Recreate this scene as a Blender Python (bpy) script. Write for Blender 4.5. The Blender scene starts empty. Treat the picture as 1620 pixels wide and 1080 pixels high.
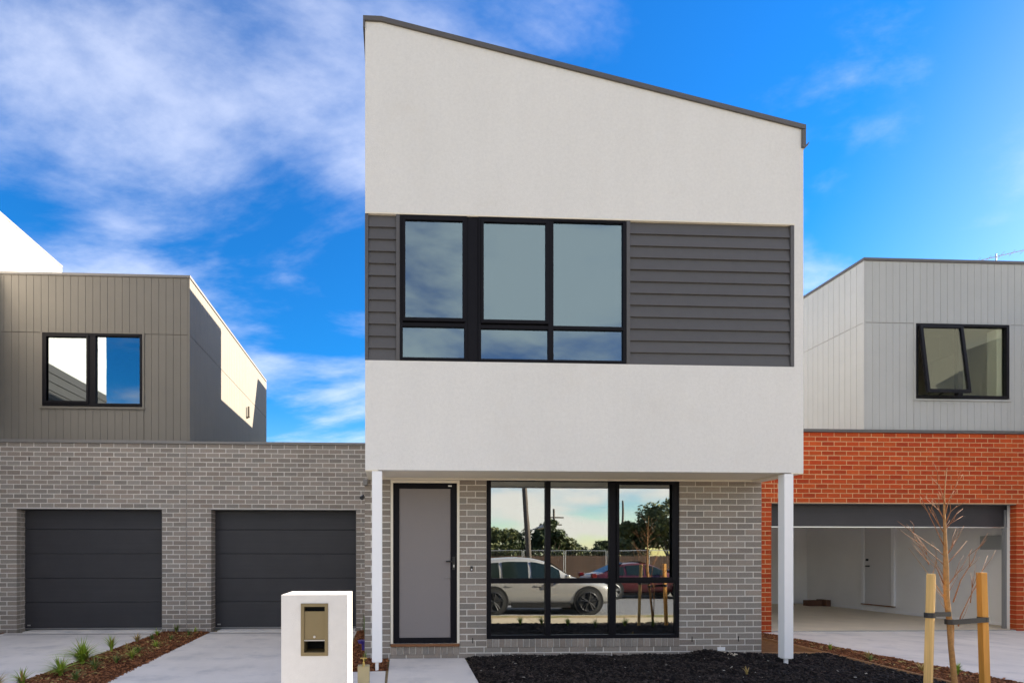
import bpy, bmesh, math, random
import numpy as np
from mathutils import Vector, Matrix, noise as mnoise
R = math.radians
random.seed(7); rng = np.random.default_rng(7)
sc = bpy.context.scene
COL = sc.collection

# ------------------------------------------------------------------ camera, sky, sun, exposure
cam = bpy.data.cameras.new('camera'); cam.lens = 18.889; cam.sensor_width = 36
cam.shift_x = 0.0914; cam.shift_y = 0.2099; cam.clip_start = 0.05; cam.clip_end = 2000
camo = bpy.data.objects.new('camera', cam); COL.objects.link(camo)
camo.location = (0, 0, 1.4); camo.rotation_euler = (R(90), 0, R(-2.5))
sc.camera = camo

SUN = Vector((1.0, 0.25, 0.454)).normalized()
ELEV = math.asin(SUN.z); AZ = math.atan2(SUN.x, SUN.y)
w = bpy.data.worlds.new('World'); sc.world = w; w.use_nodes = True
nt = w.node_tree; nt.nodes.clear()
def nd(t, **k):
    n = nt.nodes.new(t)
    for a, b in k.items(): setattr(n, a, b)
    return n
def lk(a, b): nt.links.new(a, b)
def mth(op, a, b=None, c=None, clamp=False):
    n = nd('ShaderNodeMath', operation=op); n.use_clamp = clamp
    for i, v in enumerate((a, b, c)):
        if v is None: continue
        if isinstance(v, (int, float)): n.inputs[i].default_value = v
        else: lk(v, n.inputs[i])
    return n.outputs[0]
sky = nd('ShaderNodeTexSky', sky_type='NISHITA'); sky.sun_disc = False
sky.sun_elevation = ELEV; sky.sun_rotation = AZ
sky.air_density = 1.0; sky.dust_density = 0.28; sky.ozone_density = 2.5
hsv = nd('ShaderNodeHueSaturation'); hsv.inputs['Hue'].default_value = 0.514; hsv.inputs['Saturation'].default_value = 1.58; hsv.inputs['Value'].default_value = 0.70
lk(sky.outputs[0], hsv.inputs['Color'])
tc = nd('ShaderNodeTexCoord'); sep = nd('ShaderNodeSeparateXYZ'); lk(tc.outputs['Generated'], sep.inputs[0])
zc = mth('ADD', mth('MAXIMUM', sep.outputs[2], 0.0), 0.30)
comb = nd('ShaderNodeCombineXYZ')
lk(mth('DIVIDE', sep.outputs[0], zc), comb.inputs[0]); lk(mth('DIVIDE', sep.outputs[1], zc), comb.inputs[1])
mp = nd('ShaderNodeMapping'); mp.inputs['Rotation'].default_value = (0, 0, R(35)); mp.inputs['Scale'].default_value = (0.8, 1.3, 1)
mp.inputs['Location'].default_value = (3.3, 1.2, 0)
lk(comb.outputs[0], mp.inputs[0])
n1 = nd('ShaderNodeTexNoise'); n1.inputs['Scale'].default_value = 1.9; n1.inputs['Detail'].default_value = 9; n1.inputs['Roughness'].default_value = 0.55; n1.inputs['Distortion'].default_value = 0.35
lk(mp.outputs[0], n1.inputs['Vector'])
n2 = nd('ShaderNodeTexNoise'); n2.inputs['Scale'].default_value = 4.2; n2.inputs['Detail'].default_value = 8; n2.inputs['Roughness'].default_value = 0.62
lk(mp.outputs[0], n2.inputs['Vector'])
cl = mth('ADD', mth('MULTIPLY', n1.outputs[0], 0.80), mth('MULTIPLY', n2.outputs[0], 0.20))
# broad cloud banks: (direction x, y, z, sharpness, amount)
def bank(x, y, z, lo, amt):
    v = Vector((x, y, z)).normalized()
    d = nd('ShaderNodeVectorMath', operation='DOT_PRODUCT'); lk(tc.outputs['Generated'], d.inputs[0]); d.inputs[1].default_value = v
    m = nd('ShaderNodeMapRange'); m.interpolation_type = 'SMOOTHSTEP'
    m.inputs[1].default_value = lo; m.inputs[2].default_value = 1.0; m.inputs[3].default_value = 0; m.inputs[4].default_value = amt
    lk(d.outputs['Value'], m.inputs[0]); return m.outputs[0]
acc = mth('ADD', mth('MULTIPLY', mth('SUBTRACT', cl, 0.5), 1.65), 0.5)
for b in [(-0.66, 1, 0.78, 0.88, 0.065), (0.20, 1, 1.08, 0.93, 0.20), (-0.22, 1, 0.40, 0.975, 0.04), (-0.75, 1, 0.5, 0.95, 0.04),
          (-0.22, 1, 0.64, 0.965, -0.10), (0.80, 1, 0.60, 0.85, -0.11)]:
    acc = mth('ADD', acc, bank(*b))
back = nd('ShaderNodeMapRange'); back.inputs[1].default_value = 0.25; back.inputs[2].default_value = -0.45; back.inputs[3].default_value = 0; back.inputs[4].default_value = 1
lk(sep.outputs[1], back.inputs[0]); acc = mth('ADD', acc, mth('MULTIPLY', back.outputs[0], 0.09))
low = nd('ShaderNodeMapRange'); low.inputs[1].default_value = 0.30; low.inputs[2].default_value = 0.02; low.inputs[3].default_value = 0; low.inputs[4].default_value = 0.06   # cloud gathers towards the far horizon
lk(sep.outputs[2], low.inputs[0]); acc = mth('ADD', acc, mth('MULTIPLY', back.outputs[0], low.outputs[0]))
ramp = nd('ShaderNodeMapRange'); ramp.interpolation_type = 'SMOOTHSTEP'
ramp.inputs[1].default_value = 0.42; ramp.inputs[2].default_value = 0.76; ramp.inputs[3].default_value = 0.0; ramp.inputs[4].default_value = 1.0
lk(acc, ramp.inputs[0])
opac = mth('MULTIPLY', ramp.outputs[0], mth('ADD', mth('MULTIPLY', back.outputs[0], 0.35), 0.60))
mx = nd('ShaderNodeMix'); mx.data_type = 'RGBA'
lk(opac, mx.inputs[0]); lk(hsv.outputs[0], mx.inputs[6]); cc = nd('ShaderNodeMix'); cc.data_type = 'RGBA'   # thin blue-white cirrus ahead, cloud behind made thicker and brighter to light the shaded fronts
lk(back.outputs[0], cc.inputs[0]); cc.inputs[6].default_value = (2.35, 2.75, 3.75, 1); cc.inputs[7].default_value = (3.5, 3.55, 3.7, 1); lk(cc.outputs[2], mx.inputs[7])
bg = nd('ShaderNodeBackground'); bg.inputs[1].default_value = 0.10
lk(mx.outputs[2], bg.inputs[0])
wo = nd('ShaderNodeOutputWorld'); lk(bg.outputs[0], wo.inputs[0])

sl = bpy.data.lights.new('sun', 'SUN'); sl.energy = 4.2; sl.angle = R(0.5); sl.color = (1.0, 0.955, 0.90)
so = bpy.data.objects.new('sun', sl); COL.objects.link(so)
so.rotation_euler = SUN.to_track_quat('Z', 'Y').to_euler(); so.location = (30, 8, 20)
sc.view_settings.view_transform = 'Standard'; sc.view_settings.look = 'None'
sc.view_settings.exposure = 2.15; sc.view_settings.gamma = 1.0
sc.view_settings.use_curve_mapping = False
sc.view_settings.use_white_balance = True; sc.view_settings.white_balance_temperature = 7850; sc.view_settings.white_balance_tint = 10

# ------------------------------------------------------------------ materials
MATS = {}
def material(name, col, rough=0.7, var=0.0, scale=8.0, bump=0.0, bscale=80.0, metallic=0.0, rand=0.0, island=0.0,
             stain=None, spec=0.5, col2=None, wave=None, coat=0.0, huevar=0.0):
    m = bpy.data.materials.new(name); m.use_nodes = True
    t = m.node_tree; bs = t.nodes['Principled BSDF']
    bs.inputs['Roughness'].default_value = rough; bs.inputs['Metallic'].default_value = metallic
    bs.inputs['Specular IOR Level'].default_value = spec; bs.inputs['Coat Weight'].default_value = coat
    tcn = t.nodes.new('ShaderNodeTexCoord'); geo = t.nodes.new('ShaderNodeNewGeometry')
    src = geo.outputs['Position']
    cur = None
    rgb = t.nodes.new('ShaderNodeRGB'); rgb.outputs[0].default_value = (*col, 1); cur = rgb.outputs[0]
    def mixc(fac, a, b, mode='MIX'):
        n = t.nodes.new('ShaderNodeMix'); n.data_type = 'RGBA'; n.blend_type = mode
        for i, v in ((0, fac), (6, a), (7, b)):
            if isinstance(v, (int, float)): n.inputs[i].default_value = v
            elif isinstance(v, tuple): n.inputs[i].default_value = (*v, 1)
            else: t.links.new(v, n.inputs[i])
        return n.outputs[2]
    def noi(s, det=5, ro=0.6, vec=None):
        n = t.nodes.new('ShaderNodeTexNoise'); n.inputs['Scale'].default_value = s; n.inputs['Detail'].default_value = det; n.inputs['Roughness'].default_value = ro
        t.links.new(vec or src, n.inputs['Vector']); return n.outputs[0]
    def rng_(v, a, b, c, d, smooth=False):
        n = t.nodes.new('ShaderNodeMapRange')
        if smooth: n.interpolation_type = 'SMOOTHSTEP'
        for i, x in enumerate((a, b, c, d)): n.inputs[i + 1].default_value = x
        t.links.new(v, n.inputs[0]); return n.outputs[0]
    def bright(v, amt):
        nonlocal cur
        n = t.nodes.new('ShaderNodeHueSaturation'); t.links.new(cur, n.inputs['Color'])
        t.links.new(rng_(v, 0, 1, 1 - amt, 1 + amt), n.inputs['Value']); cur = n.outputs[0]
    if col2 is not None:
        if rand: v = t.nodes.new('ShaderNodeObjectInfo').outputs['Random']
        elif island: v = geo.outputs['Random Per Island']
        else: v = rng_(noi(scale * 0.5), 0.3, 0.7, 0, 1)
        cur = mixc(v, cur, col2)
    if rand:
        oi = t.nodes.new('ShaderNodeObjectInfo'); wn = t.nodes.new('ShaderNodeTexWhiteNoise'); wn.noise_dimensions = '1D'
        t.links.new(oi.outputs['Random'], wn.inputs['W']); bright(wn.outputs['Value'], rand)
    if island:
        wn = t.nodes.new('ShaderNodeTexWhiteNoise'); wn.noise_dimensions = '1D'
        t.links.new(geo.outputs['Random Per Island'], wn.inputs['W']); bright(wn.outputs['Value'], island)
    if var: bright(rng_(noi(scale), 0.3, 0.7, 0, 1), var)
    if wave:   # streaks: (sx, sy, sz, amount)
        mpn = t.nodes.new('ShaderNodeMapping'); mpn.inputs['Scale'].default_value = wave[:3]; t.links.new(src, mpn.inputs[0])
        bright(rng_(noi(1.0, 4, 0.6, mpn.outputs[0]), 0.3, 0.7, 0, 1), wave[3])
    if stain:  # (colour, scale, lo, hi, amount)
        cur = mixc(rng_(noi(stain[1], 6, 0.65), stain[2], stain[3], 0, stain[4], True), cur, stain[0])
    t.links.new(cur, bs.inputs['Base Color'])
    if bump:
        bn = t.nodes.new('ShaderNodeBump'); bn.inputs['Strength'].default_value = min(1, bump); bn.inputs['Distance'].default_value = 0.004 * max(1, bump)
        t.links.new(noi(bscale, 4, 0.7), bn.inputs['Height']); t.links.new(bn.outputs[0], bs.inputs['Normal'])
    MATS[name] = m
    return m
M = MATS
material('render_coat', (0.775, 0.76, 0.73), 0.9, var=0.035, scale=26, bump=1.3, bscale=120, spec=0.2, stain=((0.60, 0.54, 0.45), 1.1, 0.54, 0.75, 0.16), wave=(2.5, 2.5, .6, .022))
material('render_white', (0.80, 0.79, 0.77), 0.9, var=0.02, bump=0.8, bscale=120, spec=0.2)
material('trim_white', (0.88, 0.88, 0.89), 0.55, var=0.01)
material('trim_cream', (0.80, 0.74, 0.62), 0.6, var=0.03)
material('soffit_cream', (0.78, 0.72, 0.61), 0.8, var=0.03)
material('weatherboard_grey', (0.084, 0.081, 0.083), 0.6, var=0.05, bump=0.25, bscale=60, rand=0.06)
material('trim_grey', (0.085, 0.080, 0.080), 0.5, var=0.04)
material('flashing_grey', (0.088, 0.080, 0.074), 0.4, var=0.05, spec=0.5)
material('cap_grey', (0.20, 0.19, 0.18), 0.45, var=0.05)
material('frame_black', (0.0075, 0.0072, 0.010), 0.5, var=0.1, spec=0.12)
material('brick_grey', (0.275, 0.250, 0.222), 0.85, col2=(0.305, 0.255, 0.216), rand=0.15, var=0.14, scale=60, bump=1.2, bscale=220, spec=0.25)
material('brick_grey_mass', (0.275, 0.250, 0.222), 0.85, col2=(0.305, 0.255, 0.216), island=0.15, var=0.14, scale=60, bump=1.2, bscale=220, spec=0.25)
material('brick_red', (0.38, 0.043, 0.011), 0.85, col2=(0.45, 0.072, 0.016), rand=0.13, var=0.10, scale=50, bump=1.2, bscale=220, spec=0.25)
material('brick_red_mass', (0.36, 0.043, 0.011), 0.85, col2=(0.45, 0.072, 0.016), island=0.13, var=0.10, scale=50, bump=1.2, bscale=220, spec=0.25)
material('mortar_grey', (0.66, 0.62, 0.565), 0.95, var=0.08, scale=30, bump=1, bscale=200, spec=0.1)
material('mortar_cream', (0.56, 0.33, 0.18), 0.95, var=0.08, scale=30, bump=1, bscale=200, spec=0.1)
material('cladding_taupe', (0.180, 0.165, 0.140), 0.7, var=0.04, scale=3, bump=0.3, bscale=90, rand=0.02)
material('groove_taupe', (0.10, 0.09, 0.077), 0.8)
material('cladding_pale', (0.355, 0.370, 0.370), 0.7, var=0.03, scale=3, bump=0.3, bscale=90, rand=0.015)
material('groove_pale', (0.24, 0.24, 0.235), 0.8)
material('garage_panel', (0.026, 0.025, 0.029), 0.55, var=0.12, scale=2.2, bump=0.5, bscale=90, wave=(.8, 1, 30, .10))
material('steel_grey', (0.30, 0.30, 0.30), 0.4, metallic=0.6)
material('steel_bright', (0.6, 0.6, 0.6), 0.3, metallic=0.9)
material('security_mesh', (0.235, 0.210, 0.205), 0.75, var=0.06, scale=250, bump=0.6, bscale=500)
material('timber_sill', (0.22, 0.085, 0.028), 0.5, wave=(3, 3, 60, .15))
material('concrete', (0.68, 0.64, 0.60), 0.85, var=0.07, scale=1.2, bump=0.5, bscale=90, stain=((0.46, 0.45, 0.45), 2.3, 0.47, 0.70, 0.6), wave=(1.4, .35, 1, .08), spec=0.3)
material('concrete_warm', (0.72, 0.62, 0.48), 0.7, var=0.06, scale=2, bump=0.3, bscale=90, spec=0.3)
material('joint_dark', (0.10, 0.095, 0.09), 0.9)
material('path_concrete', (0.36, 0.295, 0.20), 0.85, var=0.08, scale=3, bump=.5)
material('letterbox_coat', (0.69, 0.68, 0.665), 0.9, var=0.03, scale=14, bump=1.0, bscale=160, spec=0.2, stain=((0.50, 0.46, 0.40), 3.0, 0.55, 0.75, 0.25))
material('asphalt', (0.13, 0.13, 0.132), 0.9, var=0.15, scale=3, bump=1.2, bscale=150)
material('kerb_concrete', (0.38, 0.36, 0.33), 0.85, var=0.08, scale=5, bump=.5)
material('soil', (0.20, 0.095, 0.042), 0.95, var=0.2, scale=9, bump=2.0, bscale=60, spec=0.1)
material('verge', (0.27, 0.20, 0.115), 0.95, var=0.2, scale=4, bump=2.0, bscale=60, spec=0.1, stain=((0.10, 0.12, 0.035), 0.9, 0.45, 0.6, 0.7))
material('mulch_base_dark', (0.010, 0.008, 0.008), 0.95, var=0.2, scale=30, bump=2, bscale=90, spec=0.1)
material('mulch_base_brown', (0.12, 0.045, 0.02), 0.95, var=0.3, scale=30, bump=2, bscale=90, spec=0.1)
material('chip_dark', (0.007, 0.006, 0.006), 0.8, col2=(0.050, 0.036, 0.031), island=0.4, spec=0.3)
material('chip_brown', (0.085, 0.028, 0.012), 0.85, col2=(0.36, 0.14, 0.06), island=0.4, spec=0.25)
material('pebble', (0.35, 0.33, 0.30), 0.8, island=0.3)
material('timber_edge', (0.42, 0.22, 0.10), 0.8, wave=(3, 3, 60, .15))
material('stake_orange', (0.60, 0.27, 0.05), 0.65, wave=(60, 60, 2.0, .16), bump=.4, bscale=150)
material('stake_wood', (0.66, 0.42, 0.16), 0.65, wave=(60, 60, 2.0, .16), bump=.4, bscale=150)
material('bark', (0.38, 0.20, 0.075), 0.8, var=0.25, scale=40, bump=1.5, bscale=120)
material('twig', (0.30, 0.12, 0.045), 0.7, var=0.15, scale=30)
material('strap_black', (0.02, 0.02, 0.022), 0.45)
material('blade_green', (0.19, 0.32, 0.035), 0.5, col2=(0.34, 0.44, 0.06), island=0.25)
material('blade_dark', (0.07, 0.14, 0.028), 0.5, col2=(0.16, 0.22, 0.05), island=0.25)
material('blade_dry', (0.42, 0.30, 0.10), 0.7, island=0.2)
material('letterbox_metal', (0.215, 0.165, 0.085), 0.45, metallic=0.25, var=0.03)
material('void_black', (0.006, 0.006, 0.006), 0.9)
material('brass', (0.60, 0.43, 0.14), 0.35, metallic=0.8)
material('tap_block', (0.42, 0.36, 0.22), 0.85, var=.04)
material('purple_plastic', (0.06, 0.035, 0.26), 0.4)
material('plaster', (0.55, 0.54, 0.52), 0.85, var=0.02)
material('plaster_cool', (0.86, 0.85, 0.84), 0.85, var=0.03, scale=1.5)
material('door_paint', (0.66, 0.65, 0.65), 0.5)
material('carpet', (0.16, 0.15, 0.14), 0.95)
material('cardboard', (0.16, 0.075, 0.045), 0.85)
material('plastic_white', (0.8, 0.8, 0.8), 0.4)
material('plastic_black', (0.015, 0.015, 0.015), 0.4)
material('roof_steel', (0.16, 0.155, 0.15), 0.45, metallic=0.2)
material('car_silver', (0.40, 0.385, 0.355), 0.28, metallic=0.35, coat=0.6)
material('car_red', (0.09, 0.010, 0.012), 0.3, metallic=0.2, coat=0.6)
material('car_glass', (0.012, 0.020, 0.018), 0.08, spec=0.4)
material('tyre', (0.012, 0.012, 0.012), 0.8)
material('rim', (0.05, 0.05, 0.052), 0.35, metallic=0.6)
material('lamp_red', (0.14, 0.006, 0.006), 0.2)
material('lamp_clear', (0.7, 0.7, 0.72), 0.15)
material('paling', (0.075, 0.038, 0.022), 0.9, rand=0.2, island=0.2, wave=(20, 20, 1, .15))
material('leaf_dark', (0.030, 0.048, 0.014), 0.6, col2=(0.065, 0.085, 0.025), island=0.3)
material('leaf_olive', (0.07, 0.085, 0.025), 0.6, col2=(0.12, 0.13, 0.04), island=0.3)
material('trunk_bark', (0.10, 0.075, 0.05), 0.9, var=0.25, scale=10, bump=1.5)
material('pole_wood', (0.10, 0.08, 0.065), 0.9, wave=(15, 15, .5, .2))
material('wire', (0.02, 0.02, 0.02), 0.6)
material('galvanised', (0.32, 0.33, 0.34), 0.45, metallic=0.5)

def glass_mat(name, refl, tint, gcol):
    m = bpy.data.materials.new(name); m.use_nodes = True; t = m.node_tree; t.nodes.clear()
    o = t.nodes.new('ShaderNodeOutputMaterial'); mixn = t.nodes.new('ShaderNodeMixShader')
    tr = t.nodes.new('ShaderNodeBsdfTransparent'); tr.inputs[0].default_value = (*tint, 1)
    gl = t.nodes.new('ShaderNodeBsdfGlossy'); gl.inputs['Roughness'].default_value = 0.0; gl.inputs[0].default_value = (*gcol, 1)
    lw = t.nodes.new('ShaderNodeLayerWeight'); lw.inputs[0].default_value = 0.35
    mr = t.nodes.new('ShaderNodeMapRange'); mr.inputs[3].default_value = refl; mr.inputs[4].default_value = min(1, refl + (0.45 if refl > .2 else .12))
    nz = t.nodes.new('ShaderNodeTexNoise'); nz.inputs['Scale'].default_value = 1.1; gp = t.nodes.new('ShaderNodeNewGeometry'); t.links.new(gp.outputs['Position'], nz.inputs['Vector']); bp = t.nodes.new('ShaderNodeBump'); bp.inputs['Distance'].default_value = .0007; bp.inputs['Strength'].default_value = 1; t.links.new(nz.outputs[0], bp.inputs['Height']); t.links.new(bp.outputs[0], gl.inputs['Normal']); t.links.new(lw.outputs['Fresnel'], mr.inputs[0]); t.links.new(mr.outputs[0], mixn.inputs[0])
    t.links.new(tr.outputs[0], mixn.inputs[1]); t.links.new(gl.outputs[0], mixn.inputs[2]); t.links.new(mixn.outputs[0], o.inputs[0])
    MATS[name] = m
glass_mat('window_glass', 0.39, (0.55, 0.60, 0.60), (0.93, 0.98, 1.0))
glass_mat('upper_glass', 0.36, (0.50, 0.58, 0.60), (0.31, 0.45, 0.55))
glass_mat('side_glass', 0.36, (0.5, 0.55, 0.55), (0.60, 0.68, 0.71))
glass_mat('clear_glass', 0.05, (0.78, 0.80, 0.72), (0.7, 0.72, 0.66))
# see-through welded wire mesh of the temporary fence
m = bpy.data.materials.new('wire_mesh'); m.use_nodes = True; t = m.node_tree; bs = t.nodes['Principled BSDF']; bs.inputs['Base Color'].default_value = (.4, .4, .4, 1)
MATS['wire_mesh'] = m

# ------------------------------------------------------------------ helpers
def link(o): COL.objects.link(o); return o
def tag(o, label=None, cat=None, group=None, kind=None):
    if label: o['label'] = label
    if cat: o['category'] = cat
    if group: o['group'] = group
    if kind: o['kind'] = kind
    return o
def thing(name, label, cat, loc=(0, 0, 0), group=None):
    o = link(bpy.data.objects.new(name, None)); o.location = loc; o.empty_display_size = 0.2
    return tag(o, label, cat, group)
def attach(o, parent):
    if parent is None: return
    o.parent = parent
    if parent.type == 'EMPTY': o.matrix_parent_inverse = Matrix.Translation(-parent.location)
    elif parent.location.length > 1e-6: o.matrix_parent_inverse = Matrix.Translation(-parent.location)
class MB:
    def __init__(s): s.v = []; s.f = []
    def add(s, vs, fs):
        k = len(s.v); s.v += [tuple(v) for v in vs]; s.f += [tuple(i + k for i in f) for f in fs]; return s
    def box(s, x0, x1, y0, y1, z0, z1):
        return s.add([(x0, y0, z0), (x1, y0, z0), (x1, y1, z0), (x0, y1, z0), (x0, y0, z1), (x1, y0, z1), (x1, y1, z1), (x0, y1, z1)],
                     [(0, 3, 2, 1), (4, 5, 6, 7), (0, 1, 5, 4), (1, 2, 6, 5), (2, 3, 7, 6), (3, 0, 4, 7)])
    def prism_y(s, poly, y0, y1):     # polygon in xz (counter-clockwise seen from -y), extruded along y
        n = len(poly)
        return s.add([(x, y0, z) for x, z in poly] + [(x, y1, z) for x, z in poly],
                     [tuple(range(n)), tuple(range(2 * n - 1, n - 1, -1))] + [((i + 1) % n, i, i + n, (i + 1) % n + n) for i in range(n)])
    def prism_x(s, poly, x0, x1):     # polygon in yz
        n = len(poly)
        return s.add([(x0, y, z) for y, z in poly] + [(x1, y, z) for y, z in poly],
                     [tuple(range(n))[::-1], tuple(range(n, 2 * n))] + [(i, (i + 1) % n, (i + 1) % n + n, i + n) for i in range(n)])
    def prism_z(s, poly, z0, z1):
        n = len(poly)
        return s.add([(x, y, z0) for x, y in poly] + [(x, y, z1) for x, y in poly],
                     [tuple(range(n))[::-1], tuple(range(n, 2 * n))] + [(i, (i + 1) % n, (i + 1) % n + n, i + n) for i in range(n)])
    def tube(s, pts, rads, seg=8):
        pts = [Vector(p) for p in pts]
        if isinstance(rads, (int, float)): rads = [rads] * len(pts)
        k = len(s.v); up = Vector((0.13, 0.31, 0.94))
        for i, p in enumerate(pts):
            d = (pts[min(i + 1, len(pts) - 1)] - pts[max(i - 1, 0)]).normalized()
            a = d.cross(up)
            if a.length < 0.05: a = d.cross(Vector((1, 0, 0)))
            a.normalize(); b = d.cross(a)
            for j in range(seg):
                q = 2 * math.pi * j / seg; s.v.append(tuple(p + (a * math.cos(q) + b * math.sin(q)) * rads[i]))
        for i in range(len(pts) - 1):
            for j in range(seg):
                s.f.append((k + i * seg + j, k + i * seg + (j + 1) % seg, k + (i + 1) * seg + (j + 1) % seg, k + (i + 1) * seg + j))
        s.f.append(tuple(k + j for j in range(seg))[::-1]); s.f.append(tuple(k + (len(pts) - 1) * seg + j for j in range(seg)))
        return s
    def frame(s, x0, x1, z0, z1, y0, y1, wl, wr=None, wt=None, wb=None):
        wr = wl if wr is None else wr; wt = wl if wt is None else wt; wb = wl if wb is None else wb
        s.box(x0, x0 + wl, y0, y1, z0, z1); s.box(x1 - wr, x1, y0, y1, z0, z1)
        s.box(x0 + wl, x1 - wr, y0, y1, z1 - wt, z1); return s.box(x0 + wl, x1 - wr, y0, y1, z0, z0 + wb)
    def build(s, name, mat, parent=None, bevel=0.0, smooth=False):
        me = bpy.data.meshes.new(name); me.from_pydata(s.v, [], s.f); me.update()
        if bevel:
            bm = bmesh.new(); bm.from_mesh(me)
            bmesh.ops.recalc_face_normals(bm, faces=bm.faces)
            bmesh.ops.bevel(bm, geom=[e for e in bm.edges if e.is_manifold and e.calc_face_angle(0) > 0.6], offset=bevel, segments=2, affect='EDGES', profile=.5, clamp_overlap=True)
            bm.to_mesh(me); bm.free()
        else:
            bm = bmesh.new(); bm.from_mesh(me); bmesh.ops.recalc_face_normals(bm, faces=bm.faces); bm.to_mesh(me); bm.free()
        if smooth: me.polygons.foreach_set('use_smooth', [True] * len(me.polygons))
        me.materials.append(MATS[mat]); o = link(bpy.data.objects.new(name, me)); attach(o, parent); return o
def part(name, mat, parent, *boxes, bevel=0.0):
    mb = MB()
    for b in boxes: mb.box(*b)
    return mb.build(name, mat, parent, bevel)
def struct(o): o['kind'] = 'structure'; return o
def fast_mesh(name, V, F, mat, parent=None):    # numpy arrays, F (n, k)
    me = bpy.data.meshes.new(name); nf, k = F.shape
    me.vertices.add(len(V)); me.vertices.foreach_set('co', V.astype(np.float32).ravel())
    me.loops.add(nf * k); me.loops.foreach_set('vertex_index', F.astype(np.int32).ravel())
    me.polygons.add(nf); me.polygons.foreach_set('loop_start', np.arange(0, nf * k, k, dtype=np.int32)); me.polygons.foreach_set('loop_total', np.full(nf, k, dtype=np.int32))
    me.update(calc_edges=True); me.materials.append(MATS[mat]); o = link(bpy.data.objects.new(name, me)); attach(o, parent); return o

# ---- brickwork
BC = {}
def brick_mesh(L, H, D, mat):
    key = (round(L, 3), round(H, 4), D, mat)
    if key not in BC:
        c = 0.004; l, h = L / 2, H / 2
        V = [(-l, D, -h), (l, D, -h), (l, D, h), (-l, D, h), (-l, c, -h), (l, c, -h), (l, c, h), (-l, c, h),
             (-l + c, 0, -h + c), (l - c, 0, -h + c), (l - c, 0, h - c), (-l + c, 0, h - c)]
        F = [(3, 2, 1, 0), (8, 9, 10, 11)]
        for a, b in ((0, 4), (4, 8)):
            for i in range(4): F.append((a + i, a + (i + 1) % 4, b + (i + 1) % 4, b + i))
        me = bpy.data.meshes.new('brick'); me.from_pydata(V, [], F)
        bm = bmesh.new(); bm.from_mesh(me); bmesh.ops.recalc_face_normals(bm, faces=bm.faces); bm.to_mesh(me); bm.free()
        me.materials.append(MATS[mat]); BC[key] = me
    return BC[key]
def mortar_wall(parent, mat, x0, x1, z0, z1, y, openings, name='mortar_bed', d0=0.0032, d1=0.108):
    xs = sorted({x0, x1, *[v for o in openings for v in (o[0] - .004, o[1] + .004)]}); zs = sorted({z0, z1, *[v for o in openings for v in (o[2], o[3])]})
    xs = [v for v in xs if x0 <= v <= x1]; zs = [v for v in zs if z0 <= v <= z1]
    mb = MB(); 
    for i in range(len(xs) - 1):
        j = 0
        while j < len(zs) - 1:
            cx = (xs[i] + xs[i + 1]) / 2
            def blocked(jj):
                cz = (zs[jj] + zs[jj + 1]) / 2
                return any(o[0] < cx < o[1] and o[2] < cz < o[3] for o in openings)
            if blocked(j): j += 1; continue
            k = j
            while k + 1 < len(zs) - 1 and not blocked(k + 1): k += 1
            mb.box(xs[i], xs[i + 1], y + d0, y + d1, zs[j], zs[k + 1]); j = k + 1
    return mb.build(name, mat, parent)
def brick_wall(parent, mat, mass_mat, x0, x1, z0, ztop, y, openings, pitch=0.086, xref=0.0, cap=300, reserve=0, joint=None, name='brick'):
    L0 = 0.24; g = 0.0118; D = 0.11; rows = int((ztop - z0) / pitch + 0.5); items = []
    for r in range(rows):
        zt = ztop - r * pitch; zb = zt - pitch + g; zc = (zt + zb) / 2
        cuts = [(o[0], o[1]) for o in openings if o[2] < zc < o[3]] + ([(joint - g / 2, joint + g / 2)] if joint else [])
        iv = [(x0, x1)]
        for c0, c1 in cuts:
            ns = []
            for p, q in iv:
                if c1 <= p or c0 >= q: ns.append((p, q)); continue
                if c0 > p: ns.append((p, c0))
                if c1 < q: ns.append((c1, q))
            iv = ns
        off = xref + (0.12 if r % 2 else 0)
        for p, q in iv:
            k0 = math.floor((p - off) / L0) + 1; E = [p]
            while off + k0 * L0 < q - 1e-4: E.append(off + k0 * L0); k0 += 1
            E.append(q)
            if len(E) > 2 and E[1] - E[0] < .075: E.pop(1)
            if len(E) > 2 and E[-1] - E[-2] < .075: E.pop(-2)
            for i in range(len(E) - 1):
                u = E[i] + (g / 2 if i else 0); v = E[i + 1] - (g / 2 if i < len(E) - 2 else 0)
                if v - u > .02: items.append((u, v, zb, zt))
    items.sort(key=lambda t: -round(t[1] - t[0], 2))
    n = cap - reserve; singles, rest = items[:n], items[n:]
    for p, q, zb, zt in singles:
        o = bpy.data.objects.new('brick', brick_mesh(round((q - p) * 200) / 200, zt - zb, D, mat))
        o.location = ((p + q) / 2, y + random.uniform(-.0015, .0015), (zb + zt) / 2 + random.uniform(-.0008, .0008))
        o.rotation_euler = (random.gauss(0, .004), random.gauss(0, .003), random.gauss(0, .005)); link(o); attach(o, parent)
    if rest:
        mb = MB(); c = .004
        for p, q, zb, zt in rest:
            yy = y + random.uniform(-.0015, .0015)
            mb.add([(p, yy + D, zb), (q, yy + D, zb), (q, yy + D, zt), (p, yy + D, zt), (p, yy + c, zb), (q, yy + c, zb), (q, yy + c, zt), (p, yy + c, zt),
                    (p + c, yy, zb + c), (q - c, yy, zb + c), (q - c, yy, zt - c), (p + c, yy, zt - c)],
                   [(3, 2, 1, 0), (8, 9, 10, 11)] + [(a + i, a + (i + 1) % 4, b + (i + 1) % 4, b + i) for a, b in ((0, 4), (4, 8)) for i in range(4)])
        mb.build('cut_bricks', mass_mat, parent)['kind'] = 'stuff'
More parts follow.
